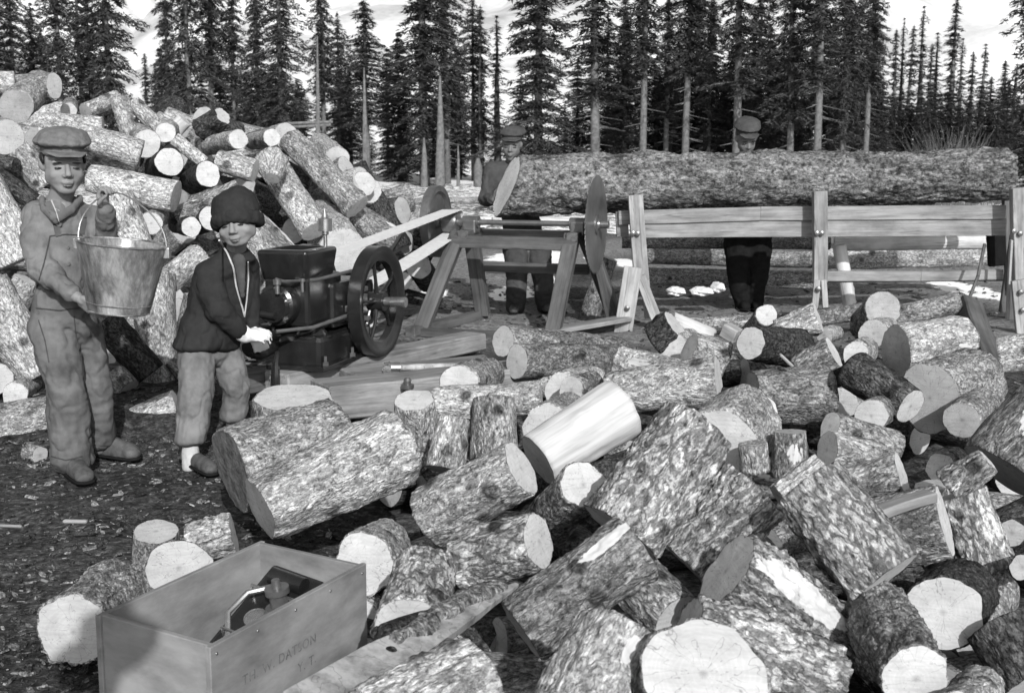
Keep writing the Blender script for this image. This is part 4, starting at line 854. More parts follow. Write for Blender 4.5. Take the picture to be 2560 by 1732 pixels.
m = MB(); m.tube([E(0, -.71, .46), E(.075, -.6, .455)], .006, 6); m.lathe(E(-.0, -.71, .40), (0, 0, 1), [(0, 0), (0, .012), (.04, .010), (.045, .02), (.07, .02), (.075, 0)], 10, False); m.lathe(E(.075, -.6, .40), (0, 0, 1), [(0, 0), (0, .008), (.05, .008), (.05, .014), (.065, .014), (.065, 0)], 8, False); eo('rocker_arm', m, 'iron_grey')
m = MB(); m.lathe(E(.145, -.12, .38), (0, 0, 1), [(0, 0), (0, .022), (.03, .03), (.08, .03), (.085, .012), (.1, .012), (.1, 0)], 14, False); eo('oiler', m, 'glass_dim')
m = MB(); rg = random.Random(2)
for k in range(11): m.box(E(.14 + rg.uniform(-.01, .02), -.14 + rg.uniform(-.08, .09), .14 + k * .022), rg.uniform(.012, .03), rg.uniform(.01, .03), rg.uniform(.008, .02), ME, .004)
m.tube([E(.155, -.13, .14), E(.165, -.13, .36)], .009, 8); m.tube([E(.17, -.2, .16), E(.16, -.05, .17), E(.165, -.02, .24)], .007, 6); eo('igniter_trip', m, 'iron_grey')
# grease cup on the hopper
m = MB(); m.lathe(E(.03, -.25, .50), (0, 0, 1), [(0, 0), (0, .010), (.15, .010), (.155, .018), (.17, .018), (.172, .036), (.235, .036), (.24, .02), (.25, .015), (.285, .003), (.285, 0)], 16, False); eo('grease_cup', m, 'brass')
# magneto at the child's hands
mg = MB(); mg.lathe(E(-.17, -.62, .13), -eb, [(-.1, 0), (-.1, .07), (0, .075), (.02, .06), (.06, .055), (.08, .035), (.1, .03), (.1, 0)], 24, False); mg.box(E(-.13, -.55, .2), .05, .06, .03, ME, .01); mo_ = eo('magneto', mg)
m = MB()
for k in range(7): m.box(E(-.22 + rg.uniform(-.03, .05), -.68 + rg.uniform(-.03, .03), .20 + rg.uniform(-.03, .03)), .012, .012, .012, ME, .003)
eo('fittings', m, 'iron_grey')
m = MB(); m.tube([E(-.06, -.62, .1), E(-.05, -.66, .05), E(-.055, -.66, -.06)], [.012, .02, .024], 8); eo('drain_pipe', m)
# belt: one closed loop of canvas
bp = S(-1.08, 0, sz); ep = E(-.30, 0, cz); dr = (bp - ep); du = dr.normalized(); up = Z3 - du * du.z; up.normalize(); wv = du.cross(up).normalized()
r1_, r2_ = PR + .004, .082; path = []
al = math.asin((r1_ - r2_) / dr.length)
for k in range(25):
    an = math.pi / 2 - al + (math.pi + 2 * al) * k / 24; path.append(ep + (du * math.cos(an) + up * math.sin(an)) * r1_)
for k in range(1, 14): 
    f = k / 14; p0 = path[24]; p1 = bp + (du * math.cos(-math.pi / 2 - al) + up * math.sin(-math.pi / 2 - al)) * r2_; path.append(p0.lerp(p1, f) - Z3 * .02 * math.sin(math.pi * f))
for k in range(25):
    an = -math.pi / 2 - al + (math.pi - 2 * al + 4 * al) * k / 24; an = -math.pi / 2 - al + (math.pi) * k / 24 + 2 * al * k / 24; path.append(bp + (du * math.cos(an) + up * math.sin(an)) * r2_)
V = []; Fc = []; hw = .07; n_ = len(path)
for i, p in enumerate(path):
    c_ = ep if i < 25 else bp; V += [p - wv * hw, p + wv * hw]
    nrm = (path[(i + 1) % n_] - path[i - 1]).cross(wv).normalized() * .006; V += [p + wv * hw + nrm, p - wv * hw + nrm]
for i in range(n_):
    j = (i + 1) % n_
    for k in range(4): Fc.append((i * 4 + k, i * 4 + (k + 1) % 4, j * 4 + (k + 1) % 4, j * 4 + k))
m = MB(); m.add(V, Fc, False); o = m.build('drive_belt', 'belt_canvas', loc=(bp + ep) / 2); tag(o, 'long pale canvas belt stretched from the engine to the saw bench', 'belt')
# engine skids and timbers
def tim(name, label, a, b, w, h, mt, **k):
    m = MB(); m.bar(a, b, w, h, k.get('up', (0, 0, 1)), .008, .012); o = m.build(name, mt, loc=(a + b) / 2); return tag(o, label, 'timber')
p1 = Q(690, 950, 5.98); p2 = Q(1190, 848, 7.35); p1.z = p2.z = ez - .05
tim('skid_timber', 'long hewn timber under the flywheel running toward the saw bench', p1, p2, .16, .1, 'board_grey')
p3 = Q(560, 962, 5.9); p3.z = ez - .055; e_ = (p2 - p1).normalized(); tim('skid_timber', 'second timber under the left side of the engine, by the child', p3, p3 + e_ * 1.35, .12, .1, 'board_dark')
p4 = Q(690, 940, 6.3); p4.z = ez - .005; tim('cross_timber', 'short board under the engine foot', E(-.3, -.4, -.03), E(.25, -.35, -.03), .16, .05, 'board_grey') if False else None
a_ = Q(800, 985, 5.6); b_ = Q(1300, 938, 6.1); a_.z = b_.z = .25; tm_ = tim('hewn_timber', 'broad weathered timber with a rusty bolt lying below the hammer', a_, b_, .26, .16, 'board_grey')
a_ = Q(880, 930, 6.05); b_ = Q(1290, 900, 6.5); a_.z = b_.z = .27; tim('hewn_timber', 'wide flat board carrying the hammer', a_, b_, .34, .05, 'board_grey')
m = MB(); c = Q(1019, 955, 5.62); m.lathe(c - Z3 * .03, (0, 0, 1), [(0, 0), (0, .03), (.02, .03), (.022, .016), (.035, .016), (.037, .02), (.05, .012), (.05, 0)], 10, False); m.build('bolt', 'iron_grey', tm_, loc=tm_.location)
hm = empty('hammer', Q(975, 917, 6.0), 'hammer with wooden handle lying on the wide flat board', 'hammer'); hz = .31
m = MB(); h0 = Q(975, 915, 6.0); h1 = Q(1145, 917, 6.05); h0.z = h1.z = hz + .02; m.tube([h0, h0.lerp(h1, .5), h1], [.013, .018, .016], 10); m.build('handle', 'board_pale', hm)
m = MB(); dd = (h1 - h0).normalized(); m.tube([h0 - dd * .03 - Vector((0, .0, 0)), h0 + dd * .05], [.028, .026], 10); m.tube([h0 + Vector((-.01, -.06, 0)), h0 + Vector((-.01, .05, 0))], [.022, .024], 10); m.build('head', 'steel_bright', hm)
# ------------------------------------------------------------------ crate
cr = empty('wooden_crate', (-.62, 2.8, 0), 'open plank crate with faint stencilled lettering at the lower left', 'crate')
N = Vector((-.644, 2.476, 0)); e1 = Vector((math.cos(R(63.5)), math.sin(R(63.5)), 0)); e2 = Vector((math.cos(R(148.5)), math.sin(R(148.5)), 0)); Lx, Ly, Hc, tk = .60, .342, .36, .0075
def side(p, q, nm, mt='crate_wood'):
    m = MB(); d_ = (q - p).normalized(); nrm = Vector((d_.y, -d_.x, 0)); m.bar(p + Z3 * Hc / 2, q + Z3 * Hc / 2, tk * 2, Hc, Z3, .002, .0015); return m.build(nm, mt, cr)
P0 = N; P1 = N + e1 * Lx; P2 = N + e1 * Lx + e2 * Ly; P3 = N + e2 * Ly
s_front = side(P0, P1, 'side_panel'); side(P3, P2, 'side_panel'); side(P0 + e1 * .016, P3 + e1 * .016 , 'end_panel'); side(P1 - e1 * .016, P2 - e1 * .016, 'end_panel')
V = [p + Z3 * z for z in (.01, .025) for p in (P0, P1, P2, P3)]; m = MB(); m.add(V, [(3, 2, 1, 0), (4, 5, 6, 7), (0, 1, 5, 4), (1, 2, 6, 5), (2, 3, 7, 6), (3, 0, 4, 7)]); m.build('floor_board', 'crate_wood', cr)
nrm = Vector((e1.y, -e1.x, 0))
def stencil(txt, s0, z0, size, tilt=0):
    cu = bpy.data.curves.new('lettering', 'FONT'); cu.body = txt; cu.size = size; cu.extrude = .0002; cu.space_character = 1.15; cu.materials.append(MATS['ink'])
    tmp = bpy.data.objects.new('tmp', cu); C.objects.link(tmp); dg = bpy.context.evaluated_depsgraph_get(); me = bpy.data.meshes.new_from_object(tmp.evaluated_get(dg)); bpy.data.objects.remove(tmp)
    o = bpy.data.objects.new('lettering', me); C.objects.link(o)
    Mx = Matrix((e1, Z3, nrm)).transposed().to_4x4(); Mx.translation = P0 + e1 * s0 + Z3 * z0 + nrm * .0095; o.matrix_basis = Mx; attach(o, s_front)
stencil('TH. W. DATSON', .10, .235, .033); stencil('Y. T.', .30, .185, .033)
# tins in the crate
tc = empty('oil_tin', (-.56, 2.98, .03), 'dark oil tin with wire handle and round cap tilted inside the crate', 'oil tin')
Mt = Matrix((e1, e2, Z3)).transposed() @ Euler((R(8), R(-24), 0)).to_matrix(); c0 = P0 + e1 * .40 + e2 * .15 + Z3 * .17
m = MB(); m.box(c0, .16, .085, .12, Mt, .012); m.build('body', 'iron_black', tc)
m = MB(); m.lathe(c0 + Mt @ Vector((-.03, 0, .12)), Mt @ Vector((0, 0, 1)), [(0, 0), (0, .03), (.025, .03), (.03, .02), (.03, 0)], 20, False); m.build('cap', 'steel_bright', tc)
m = MB(); m.tube([c0 + Mt @ Vector(p) for p in ((-.1, -.05, .12), (-.1, -.05, .16), (-.1, .05, .16), (-.1, .05, .12))], .004, 6); m.tube([c0 + Mt @ Vector(p) for p in ((.05, -.07, .12), (.05, -.07, .15), (.05, .07, .15), (.05, .07, .12))], .005, 6); m.build('wire_handle', 'steel_bright', tc)
m = MB(); c1 = c0 + Mt @ Vector((.11, 0, .135)); m.lathe(c1, Mt @ Vector((0, 1, 0)), [(-.05, 0), (-.05, .022), (.05, .022), (.05, 0)], 18, False); o = m.build('spare_roller', 'iron_black', loc=c1); tag(o, 'black roller lying on the oil tin at the far end of the crate', 'roller')
m = MB(); c2 = P0 + e1 * .22 + e2 * .17 + Z3 * .04; m.box(c2, .06, .045, .03, Mt, .006); m.tube([c2 + Vector((0, 0, .03)), c2 + Vector((.06, .06, .07)), c2 + Vector((.1, .12, .06))], .009, 8); o = m.build('machine_part', 'iron_grey', loc=c2); tag(o, 'rusty iron part lying on the floor of the crate', 'machine part')
m = MB(); c3 = c0 + Mt @ Vector((.03, -.03, .15)); m.lathe(c3, Mt @ Vector((.3, .2, 1)), [(-.03, 0), (-.03, .035), (-.01, .035), (-.01, .022), (.02, .022), (.025, .03), (.04, .03), (.04, .012), (.06, .01), (.06, 0)], 18, False); o = m.build('machine_part', 'iron_grey', loc=c3); tag(o, 'stepped iron fitting standing on the oil tin in the crate', 'machine part')
m = MB(); c4 = c0 + Mt @ Vector((-.11, .03, .135)); m.tube([c4, c4 + Mt @ Vector((.05, .03, .03)), c4 + Mt @ Vector((.12, .02, .035)), c4 + Mt @ Vector((.17, -.03, .03))], .008, 8); m.box(c4, .02, .012, .008, Mt, .003); o = m.build('wrench', 'steel_bright', loc=c4); tag(o, 'bright bent wrench lying across the oil tin in the crate', 'wrench')
for k in range(10):
    p = P0 + e1 * (.02 + .56 * (k % 5) / 4) + Z3 * (.34 if k < 5 else .03) + Vector((e1.y, -e1.x, 0)) * .0085
    m = MB(); m.lathe(p, Vector((e1.y, -e1.x, 0)), [(0, 0), (0, .004), (.0015, .003), (.0015, 0)], 8, False); m.build('nail', 'iron_grey', s_front, loc=p)
# ------------------------------------------------------------------ slab with bark, crooked root
a_ = Q(1294, 1458, 2.72); b_ = Q(770, 1770, 2.12); sl = empty('slab_board', (a_ + b_) / 2, 'long pale slab with bark along one edge resting across blocks by the crate', 'slab')
d_ = (b_ - a_).normalized(); vw = ((a_ + b_) / 2 - CAM).normalized(); nn_ = (Vector((.15, -.35, 1)) - d_ * d_.dot(Vector((.15, -.35, 1)))).normalized(); sd_ = d_.cross(nn_)
V = []; Fc = []; K_ = 26
for i in range(K_ + 1):
    t_ = i / K_; c_ = a_.lerp(b_, t_); w0 = .008 + .075 * min(1, t_ * 1.5) + .004 * noise.noise(Vector((t_ * 9, 0, 0))); th_ = .008 + .012 * min(1, t_ * 4)
    V += [c_ - sd_ * w0 * .45, c_ + sd_ * w0 * .75, c_ + sd_ * w0 * .75 - nn_ * th_, c_ - sd_ * w0 * .45 - nn_ * th_]
for i in range(K_):
    for k in range(4): Fc.append((i * 4 + k, i * 4 + (k + 1) % 4, i * 4 + 4 + (k + 1) % 4, i * 4 + 4 + k))
Fc += [(0, 1, 2, 3), tuple(K_ * 4 + k for k in (3, 2, 1, 0))]
m = MB(); m.add(V, Fc); m.build('board', 'board_pale', sl)
sgn = -1 if (CAM - a_).dot(sd_) > 0 else 1
m = MB(); V = []; Fc = []; rg = random.Random(4); J = 40; I_ = 6
for i in range(J + 1):
    t_ = .04 + .55 * i / J; c_ = a_.lerp(b_, t_) 
    for k in range(I_):
        an = math.pi * k / (I_ - 1); r_ = .016 * (.5 + 1.2 * math.sin(math.pi * i / J) ** .4) * (1 + .3 * noise.noise(Vector((t_ * 30, k, 2)))); off = sd_ * sgn * (.035 + .02 * noise.noise(Vector((t_ * 14, 3, k * .5)))) * min(1, t_ * 3 + .3)
        V.append(c_ + off + sd_ * math.cos(an) * r_ + nn_ * (math.sin(an) * r_ * .75 - .004))
for i in range(J):
    for k in range(I_ - 1): Fc.append((i * I_ + k, i * I_ + k + 1, (i + 1) * I_ + k + 1, (i + 1) * I_ + k))
m.add(V, Fc, True); m.build('bark_strip', 'bark_mid', sl)
m = MB(); pts = [Q(1105, 1530, 2.62), Q(1060, 1550, 2.55), Q(1010, 1570, 2.5), Q(968, 1585, 2.45), Q(962, 1615, 2.42), Q(975, 1655, 2.38)]
m.tube(pts, [.012, .022, .026, .026, .024, .022], 14); m.tube([Q(965, 1590, 2.45), Q(938, 1580, 2.47)], [.02, .014], 10); m.sphere(Q(975, 1650, 2.36), (.024, .02, .03), 12); o = m.build('broken_branch', 'bark_dark', loc=pts[3]); tag(o, 'dark crooked root with a knob lying on the pale slab', 'branch')
m = MB(); pts = [Q(1000 + k * 26, 1000 + 0 * k, 5) for k in range(2)]
# ------------------------------------------------------------------ people
class BL_:
    """overlapping convex solids fused into one continuous surface"""
    def __init__(s): s.v = []; s.f = []
    def hull(s, balls):
        bm = bmesh.new()
        for (c, r, M) in balls:
            rr = Vector(r) if hasattr(r, '__len__') else Vector((r, r, r)); N_ = 14
            for i in range(1, N_ // 2 + 1):
                th_ = math.pi * i / (N_ // 2 + 1)
                for k in range(N_):
                    ph = 2 * math.pi * k / N_; q = Vector((math.sin(th_) * math.cos(ph) * rr.x, math.sin(th_) * math.sin(ph) * rr.y, math.cos(th_) * rr.z)); bm.verts.new(Vector(c) + (M @ q if M else q))
            for s_ in (1, -1):
                q = Vector((0, 0, s_ * rr.z)); bm.verts.new(Vector(c) + (M @ q if M else q))
        r_ = bmesh.ops.convex_hull(bm, input=bm.verts[:]); bmesh.ops.delete(bm, geom=list({g for g in r_['geom_interior'] + r_['geom_unused'] if isinstance(g, bmesh.types.BMVert)}), context='VERTS')
        bmesh.ops.recalc_face_normals(bm, faces=bm.faces[:]); bm.verts.index_update(); n = len(s.v)
        s.v += [v.co.copy() for v in bm.verts]; s.f += [tuple(v.index + n for v in f.verts) for f in bm.faces]; bm.free()
    def cap(s, *pr):                  # chain p0, r0, p1, r1, ...
        for i in range(0, len(pr) - 2, 2): s.hull([(pr[i], pr[i + 1], None), (pr[i + 2], pr[i + 3], None)])
    def ell(s, c, r, M=None): s.hull([(c, r, M)])
    def build(s, name, m, vox, smooth=4, parent=None, loc=None, fold=0, fsc=14, seed=0):
        me = bpy.data.meshes.new(name); me.from_pydata([tuple(v) for v in s.v], [], s.f); o = bpy.data.objects.new(name, me); C.objects.link(o)
        a = o.modifiers.new('r', 'REMESH'); a.mode = 'VOXEL'; a.voxel_size = vox
        b = o.modifiers.new('s', 'SMOOTH'); b.iterations = smooth; b.factor = .5
        dg = bpy.context.evaluated_depsgraph_get(); me2 = bpy.data.meshes.new_from_object(o.evaluated_get(dg)); bpy.data.objects.remove(o); bpy.data.meshes.remove(me)
        me2.name = name; me2.materials.clear(); me2.materials.append(MATS[m]); L = Vector(loc)
        if fold:
            nr = [v.normal.copy() for v in me2.vertices]
            for v, n_ in zip(me2.vertices, nr):
                p = v.co; q = Vector((p.x * fsc * 1.0 + p.z * 7, p.y * fsc * 1.0, p.z * fsc * .7 - p.x * 7 + seed)); q3_ = Vector((p.x * 20 - p.z * 24, p.y * 20, p.z * 34 + p.x * 16)); w_ = noise.noise(q) ; w2 = 1 - abs(noise.noise(q * 1.9 + Vector((3, 1, seed))))  * 2
                cr_ = max(0, 1 - abs(noise.noise(q * 1.1 + Vector((7, seed, 2)))) * 6) * max(0, min(1, .5 + 2.5 * noise.noise(q * .6))); v.co = p + n_ * fold * (1.2 * w_ + .35 * w2 - .7 * cr_ + .35 * noise.noise(q3_) - .1)
        for v in me2.vertices: v.co -= L
        me2.polygons.foreach_set('use_smooth', [True] * len(me2.polygons)); me2.update(); o = bpy.data.objects.new(name, me2); C.objects.link(o); o.location = L
        if parent: attach(o, parent)
        return o
def frame(fwd, up):
    f = Vector(fwd).normalized(); u = Vector(up); u = (u - f * u.dot(f)).normalized(); r = f.cross(u); return Matrix((r, f, u)).transposed()
def head(B, c, M, s, kid=0):
    """face looks along +y of M"""
    kx = 1 + .085 * kid
    T = lambda x, y, z: Vector(c) + M @ (Vector((x * kx, y, z)) * s)
    R_ = lambda r: (r[0] * s * kx, r[1] * s, r[2] * s)
    e = lambda p, r: B.hull([(T(*p), R_(r), M)])
    h = lambda *pr: B.hull([(T(*p), R_(r), M) for p, r in pr])
    e((0, -.012, .025), (.076, .095, .092)); e((0, .03, -.02), (.066, .062, .075))
    h(((0, .02, -.045 + .004 * kid), (.060 + .008 * kid, .058, .04)), ((0, .052, -.092 + .012 * kid), (.026 + .012 * kid, .026, .02)))
    h(((-.034, .058, -.022), (.024 + .006 * kid, .022, .026)), ((-.05 - .006 * kid, .02, -.03), (.018, .03, .034))); h(((.034, .058, -.022), (.024 + .006 * kid, .022, .026)), ((.05 + .006 * kid, .02, -.03), (.018, .03, .034)))
    h(((0, .088, .012), (.008, .008, .012)), ((0, .106, -.022), (.012, .010, .009))); h(((-.012, .094, -.027), (.008, .009, .007)), ((.012, .094, -.027), (.008, .009, .007)))
    h(((-.04, .076, .026), (.016, .010, .008)), ((.04, .076, .026), (.016, .010, .008)))
    h(((-.014, .085, -.053), (.008, .008, .006)), ((.014, .085, -.053), (.008, .008, .006)), ((0, .091, -.051), (.012, .008, .006)))
    h(((-.009, .084, -.064), (.008, .008, .007)), ((.009, .084, -.064), (.008, .008, .007)), ((0, .088, -.066), (.010, .008, .007)))
    for q in (-1, 1): h(((q * .074, -.005, .008), (.007, .014, .022)), ((q * .082, -.014, .014), (.006, .014, .018)))
    return T
def face_bits(p, T, M, s, skin='skin', squint=.0046):
    def el(nm, mt, *ls):
        B = MB()
        for c_, r_ in ls:
            bm = bmesh.new(); bmesh.ops.create_uvsphere(bm, u_segments=12, v_segments=7, radius=1); bm.verts.index_update()
            B.add([T(*c_) + M @ Vector((v.co.x * r_[0] * s, v.co.y * r_[1] * s, v.co.z * r_[2] * s)) for v in bm.verts], [[v.index for v in f.verts] for f in bm.faces], True); bm.free()
        B.build(nm, mt, p)
    for q in (-1, 1):
        el('eye', 'eye_dark', ((q * .032, .0805, .003), (.015, .008, squint)))
        el('eyebrow', 'hair', ((q * .034, .084, .0235), (.018, .005, .003)))
    el('lips', 'lips', ((0, .0935, -.0575), (.017, .0065, .0026))); 
    el('lips', 'lips', ((0, .0915, -.065), (.013, .0065, .0042)))
def hand(B, w, d, n, side, sz, curl=.6, spread=.25, thumb=.8):
    """wrist w, pointing d, palm normal n; side=+1 puts the thumb on +x (d x n)"""
    d = Vector(d).normalized(); n = Vector(n); n = (n - d * n.dot(d)).normalized(); x = d.cross(n) * side
    B.hull([(w, .019 * sz, None), (w + d * .03 * sz, .02 * sz, None)])
    B.hull([(w + d * .03 * sz + x * .02 * sz, .013 * sz, None), (w + d * .03 * sz - x * .02 * sz, .013 * sz, None), (w + d * .075 * sz + x * .03 * sz, .011 * sz, None), (w + d * .07 * sz - x * .03 * sz, .010 * sz, None)])
    for i, (o_, L, r_) in enumerate(((.030, .072, .0088), (.010, .080, .009), (-.011, .074, .0087), (-.030, .058, .0078))):
        p = w + d * (.078 if i < 3 else .07) * sz + x * o_ * sz; dd = (d + x * o_ * spread * 8).normalized(); a = 0
        for j, (f, k) in enumerate(((.45, .5), (.32, 1.0), (.23, .8))):
            a += curl * k; v_ = (dd * math.cos(a) + n * math.sin(a)); q = p + v_ * L * f * sz; B.cap(p, r_ * sz * (1 - .08 * j), q, r_ * sz * (.92 - .08 * j)); p = q
    p = w + d * .025 * sz + x * .024 * sz; q = p + (d * .55 + x * .75 + n * .35).normalized() * .038 * sz; B.cap(p, .0125 * sz, q, .0105 * sz)
    q2 = q + (d * .8 + x * (.5 - thumb * .5) + n * thumb).normalized() * .030 * sz; B.cap(q, .0105 * sz, q2, .009 * sz); q3 = q2 + (d * .7 - x * thumb * .2 + n * thumb).normalized() * .022 * sz; B.cap(q2, .009 * sz, q3, .0078 * sz)
def flat_cap(p, T, M, s, tilt=0, mt='wool_cap', brim=True, big=1.0):
    B = BL_(); e = lambda q, r: (T(*q), tuple(k * s for k in r), M)
    B.hull([e((0, -.01, .075), (.084, .102, .03)), e((0, .0, .055), (.082, .10, .014))])
    B.hull([e((.0, -.008, .102), (.106 * big, .118 * big, .030)), e((-.008, -.025, .128), (.090 * big, .098 * big, .032)), e((-.03, -.05, .112), (.085, .085, .034))])
    o = B.build('cap', mt, .0045 * s, 6, p, p.location, .003, 25)
    if brim:
        B = BL_(); B.hull([e((-.058, .076, .066), (.022, .014, .006)), e((.058, .076, .066), (.022, .014, .006)), e((-.034, .118, .058), (.018, .014, .005)), e((.034, .118, .058), (.018, .014, .005)), e((0, .13, .060), (.02, .012, .005))])
        o2 = B.build('brim', mt, .0035 * s, 3, None, p.location); attach(o2, o)
    return o
def boot(name, p, heel, toe, h_, w_, mt='leather_boot', vox=.006):
    heel = Vector(heel); toe = Vector(toe); d = (toe - heel).normalized(); B = BL_()
    B.hull([(heel + Z3 * w_ * .8, w_ * .8, None), (heel + Z3 * h_, w_ * .8, None), (heel + d * .05 + Z3 * h_, w_ * .8, None)])
    B.hull([(heel + Z3 * w_ * .75, w_ * .78, None), (heel + d * .06 + Z3 * h_ * .7, w_ * .7, None), (heel.lerp(toe, .7) + Z3 * w_ * .75, w_ * .85, None), (toe - d * w_ + Z3 * w_ * .7, (w_ * .85, w_ * .85, w_ * .65), None)])
    o = B.build(name, mt, vox, 3, p, p.location, .002, 30)
    B = BL_(); B.hull([(heel + Z3 * .012, (w_ * .95, w_ * .95, .013), None), (heel.lerp(toe, .7) + Z3 * .012, (w_ * 1.02, w_ * 1.02, .013), None), (toe - d * w_ + Z3 * .012, (w_ * .95, w_ * .95, .013), None)])
    s_ = B.build('sole', 'cloth_black', .005, 1, None, p.location); attach(s_, o); return o
def band(name, mt, p, pts, w, up, t_=.004):
    m = MB(); pts = [Vector(q) for q in pts]
    for a, b in zip(pts[:-1], pts[1:]): m.bar(a, b, w, t_, up, 0)
    return m.build(name, mt, p)
# ---------- the boy with the pail
def V_(*a): return Q(*a)
g0 = 5.22
base = Q(200, 1190, g0); base.z = 0
hc = Q(158, 420, 5.22); Mh = frame((.50, -.86, -.04), (.03, -.03, 1)); hs = 1.04
B = BL_(); T = head(B, hc, Mh, hs, .7)
neck = Q(150, 500, 5.26); shL = Q(98, 540, 5.24); shR = Q(228, 548, 5.36); elL = Q(100, 668, 5.16); wrL = Q(192, 742, 5.02); elR = Q(270, 615, 5.30); wrR = Q(262, 528, 5.14)
hipL = Q(130, 800, 5.26); hipR = Q(200, 800, 5.36); knL = Q(165, 970, 5.20); knR = Q(238, 970, 5.38); anL = Q(178, 1150, 5.24); anR = Q(246, 1118, 5.46)
B.cap(hc - Vector((0, -.01, .06)), .05, neck, .052, neck - Z3 * .06, .07)
B.hull([(shL, .05, None), (shR, .05, None), (Q(160, 640, 5.28), (.11, .09, .1), None)]); B.hull([(Q(160, 640, 5.28), (.11, .09, .1), None), (hipL, .07, None), (hipR, .07, None)])
B.cap(shL, .045, elL, .036, wrL, .024); B.cap(shR, .045, elR, .036, wrR, .024); B.cap(hipL, .07, knL, .05, anL, .035); B.cap(hipR, .07, knR, .05, anR, .035)
hand(B, wrL, Vector((.62, -.1, -.45)), Vector((.35, .75, .4)), -1, .92, .35, .3, .4)
hand(B, wrR, Vector((-.05, -.12, 1)), Vector((.9, -.3, .0)), -1, .92, 1.25, .1, 1)
boy = B.build('person', 'skin', .0042, 3, None, base); tag(boy, 'boy in flat cap and pale overalls carrying a large pail', 'person')
face_bits(boy, T, Mh, hs)
B = BL_(); e = lambda q, r: (T(*q), tuple(k * hs for k in r), Mh); B.hull([e((0, -.03, .05), (.083, .088, .05)), e((0, -.06, -.0), (.07, .055, .04))]); B.hull([e((-.078, .0, .045), (.008, .03, .02)), e((-.076, .02, .03), (.006, .015, .015))]); B.hull([e((.078, .0, .045), (.008, .03, .02)), e((.076, .02, .03), (.006, .015, .015))]); B.build('hair', 'hair', .005, 3, boy, base)
flat_cap(boy, lambda x, y, z: hc + Mh @ (Euler((R(-4), R(0), 0)).to_matrix() @ (Vector((x, y, z)) * hs * 1.02)), Mh @ Euler((R(-4), 0, 0)).to_matrix(), hs, big=1.08)
B = BL_()   # jacket
B.hull([(shL + Vector((.015, 0, -.01)), .068, None), (shR + Vector((-.015, 0, -.01)), .068, None), (neck - Z3 * .045, .07, None), (Q(158, 640, 5.27), (.116, .10, .1), None)])
B.hull([(Q(158, 640, 5.27), (.116, .10, .1), None), (Q(152, 770, 5.28), (.104, .10, .07), None)])
B.cap(shL, .068, Q(92, 600, 5.2), .064, elL, .060); B.cap(elL, .060, wrL + (elL - wrL) * .12, .040); B.cap(shR, .062, elR, .048); B.cap(elR, .048, wrR - Z3 * .0, .038)
B.build('jacket', 'denim_worn', .0065, 3, boy, base, .0085, 13, 1)
B = BL_(); B.hull([(neck + Vector((-.045, .02, -.0)), .02, None), (neck + Vector((.05, .02, -.005)), .02, None), (neck + Vector((0, .06, .01)), .022, None)])
CLN = 1
cl = [neck + Vector((-.075, .0, .0)), neck + Vector((-.045, -.075, -.035)), neck + Vector((.015, -.10, -.075)), neck + Vector((.07, -.055, -.035)), neck + Vector((.08, .01, .0))]
for a_, b_ in zip(cl[:-1], cl[1:]): B.hull([(a_, (.014, .012, .022), None), (b_, (.014, .012, .022), None)])
B.build('collar', 'denim_pale', .005, 2, boy, base, .003, 20)
B = BL_()   # overalls
B.hull([(Q(152, 730, 5.27), (.113, .108, .05), None), (Q(155, 800, 5.28), (.124, .112, .06), None)])
B.hull([(Q(135, 810, 5.26), (.10, .10, .07), None), (hipL - Z3 * .06, .098, None)]); B.hull([(Q(190, 810, 5.3), (.09, .10, .07), None), (hipR - Z3 * .06, .088, None)])
B.hull([(hipL - Z3 * .05, .102, None), (knL, .086, None)]); B.hull([(knL, .086, None), (Q(180, 1150, 5.24), (.094, .094, .05), None)])
B.hull([(hipR - Z3 * .05, .090, None), (knR, .076, None)]); B.hull([(knR, .076, None), (Q(246, 1100, 5.45), (.074, .08, .05), None)])
B.build('overalls', 'denim_pale', .006, 3, boy, base, .0095, 9, 5)
# seams, straps and pocket laid on the cloth
from mathutils.bvhtree import BVHTree
def trees(p):
    out = []
    for o in p.children:
        if o.type == 'MESH' and o.name.split('.')[0] in ('jacket', 'overalls', 'trousers', 'collar'):
            L_ = Vector(p.location); out.append(BVHTree.FromPolygons([v.co + L_ for v in o.data.vertices], [tuple(f.vertices) for f in o.data.polygons]))
    return out
def onto(tr, u, v, off=.004):
    r = ray(u, v).normalized(); best = None
    for t_ in tr:
        h = t_.ray_cast(CAM, r)
        if h[0] is not None and (best is None or h[3] < best): best = h[3]
    return CAM + r * ((best or 5.2) - off)
def seam(p, tr, pts, r_, mt, nm='seam', n=14, off=.003):
    P_ = []
    for (a, b) in zip(pts[:-1], pts[1:]):
        for k in range(n): P_.append(onto(tr, a[0] + (b[0] - a[0]) * k / n, a[1] + (b[1] - a[1]) * k / n, off))
    P_.append(onto(tr, *pts[-1], off)); Q_ = [P_[0]] + [(P_[i - 1] + P_[i] * 2 + P_[i + 1]) / 4 for i in range(1, len(P_) - 1)] + [P_[-1]]
    m = MB(); m.tube(Q_, r_, 6); return m.build(nm, mt, p)
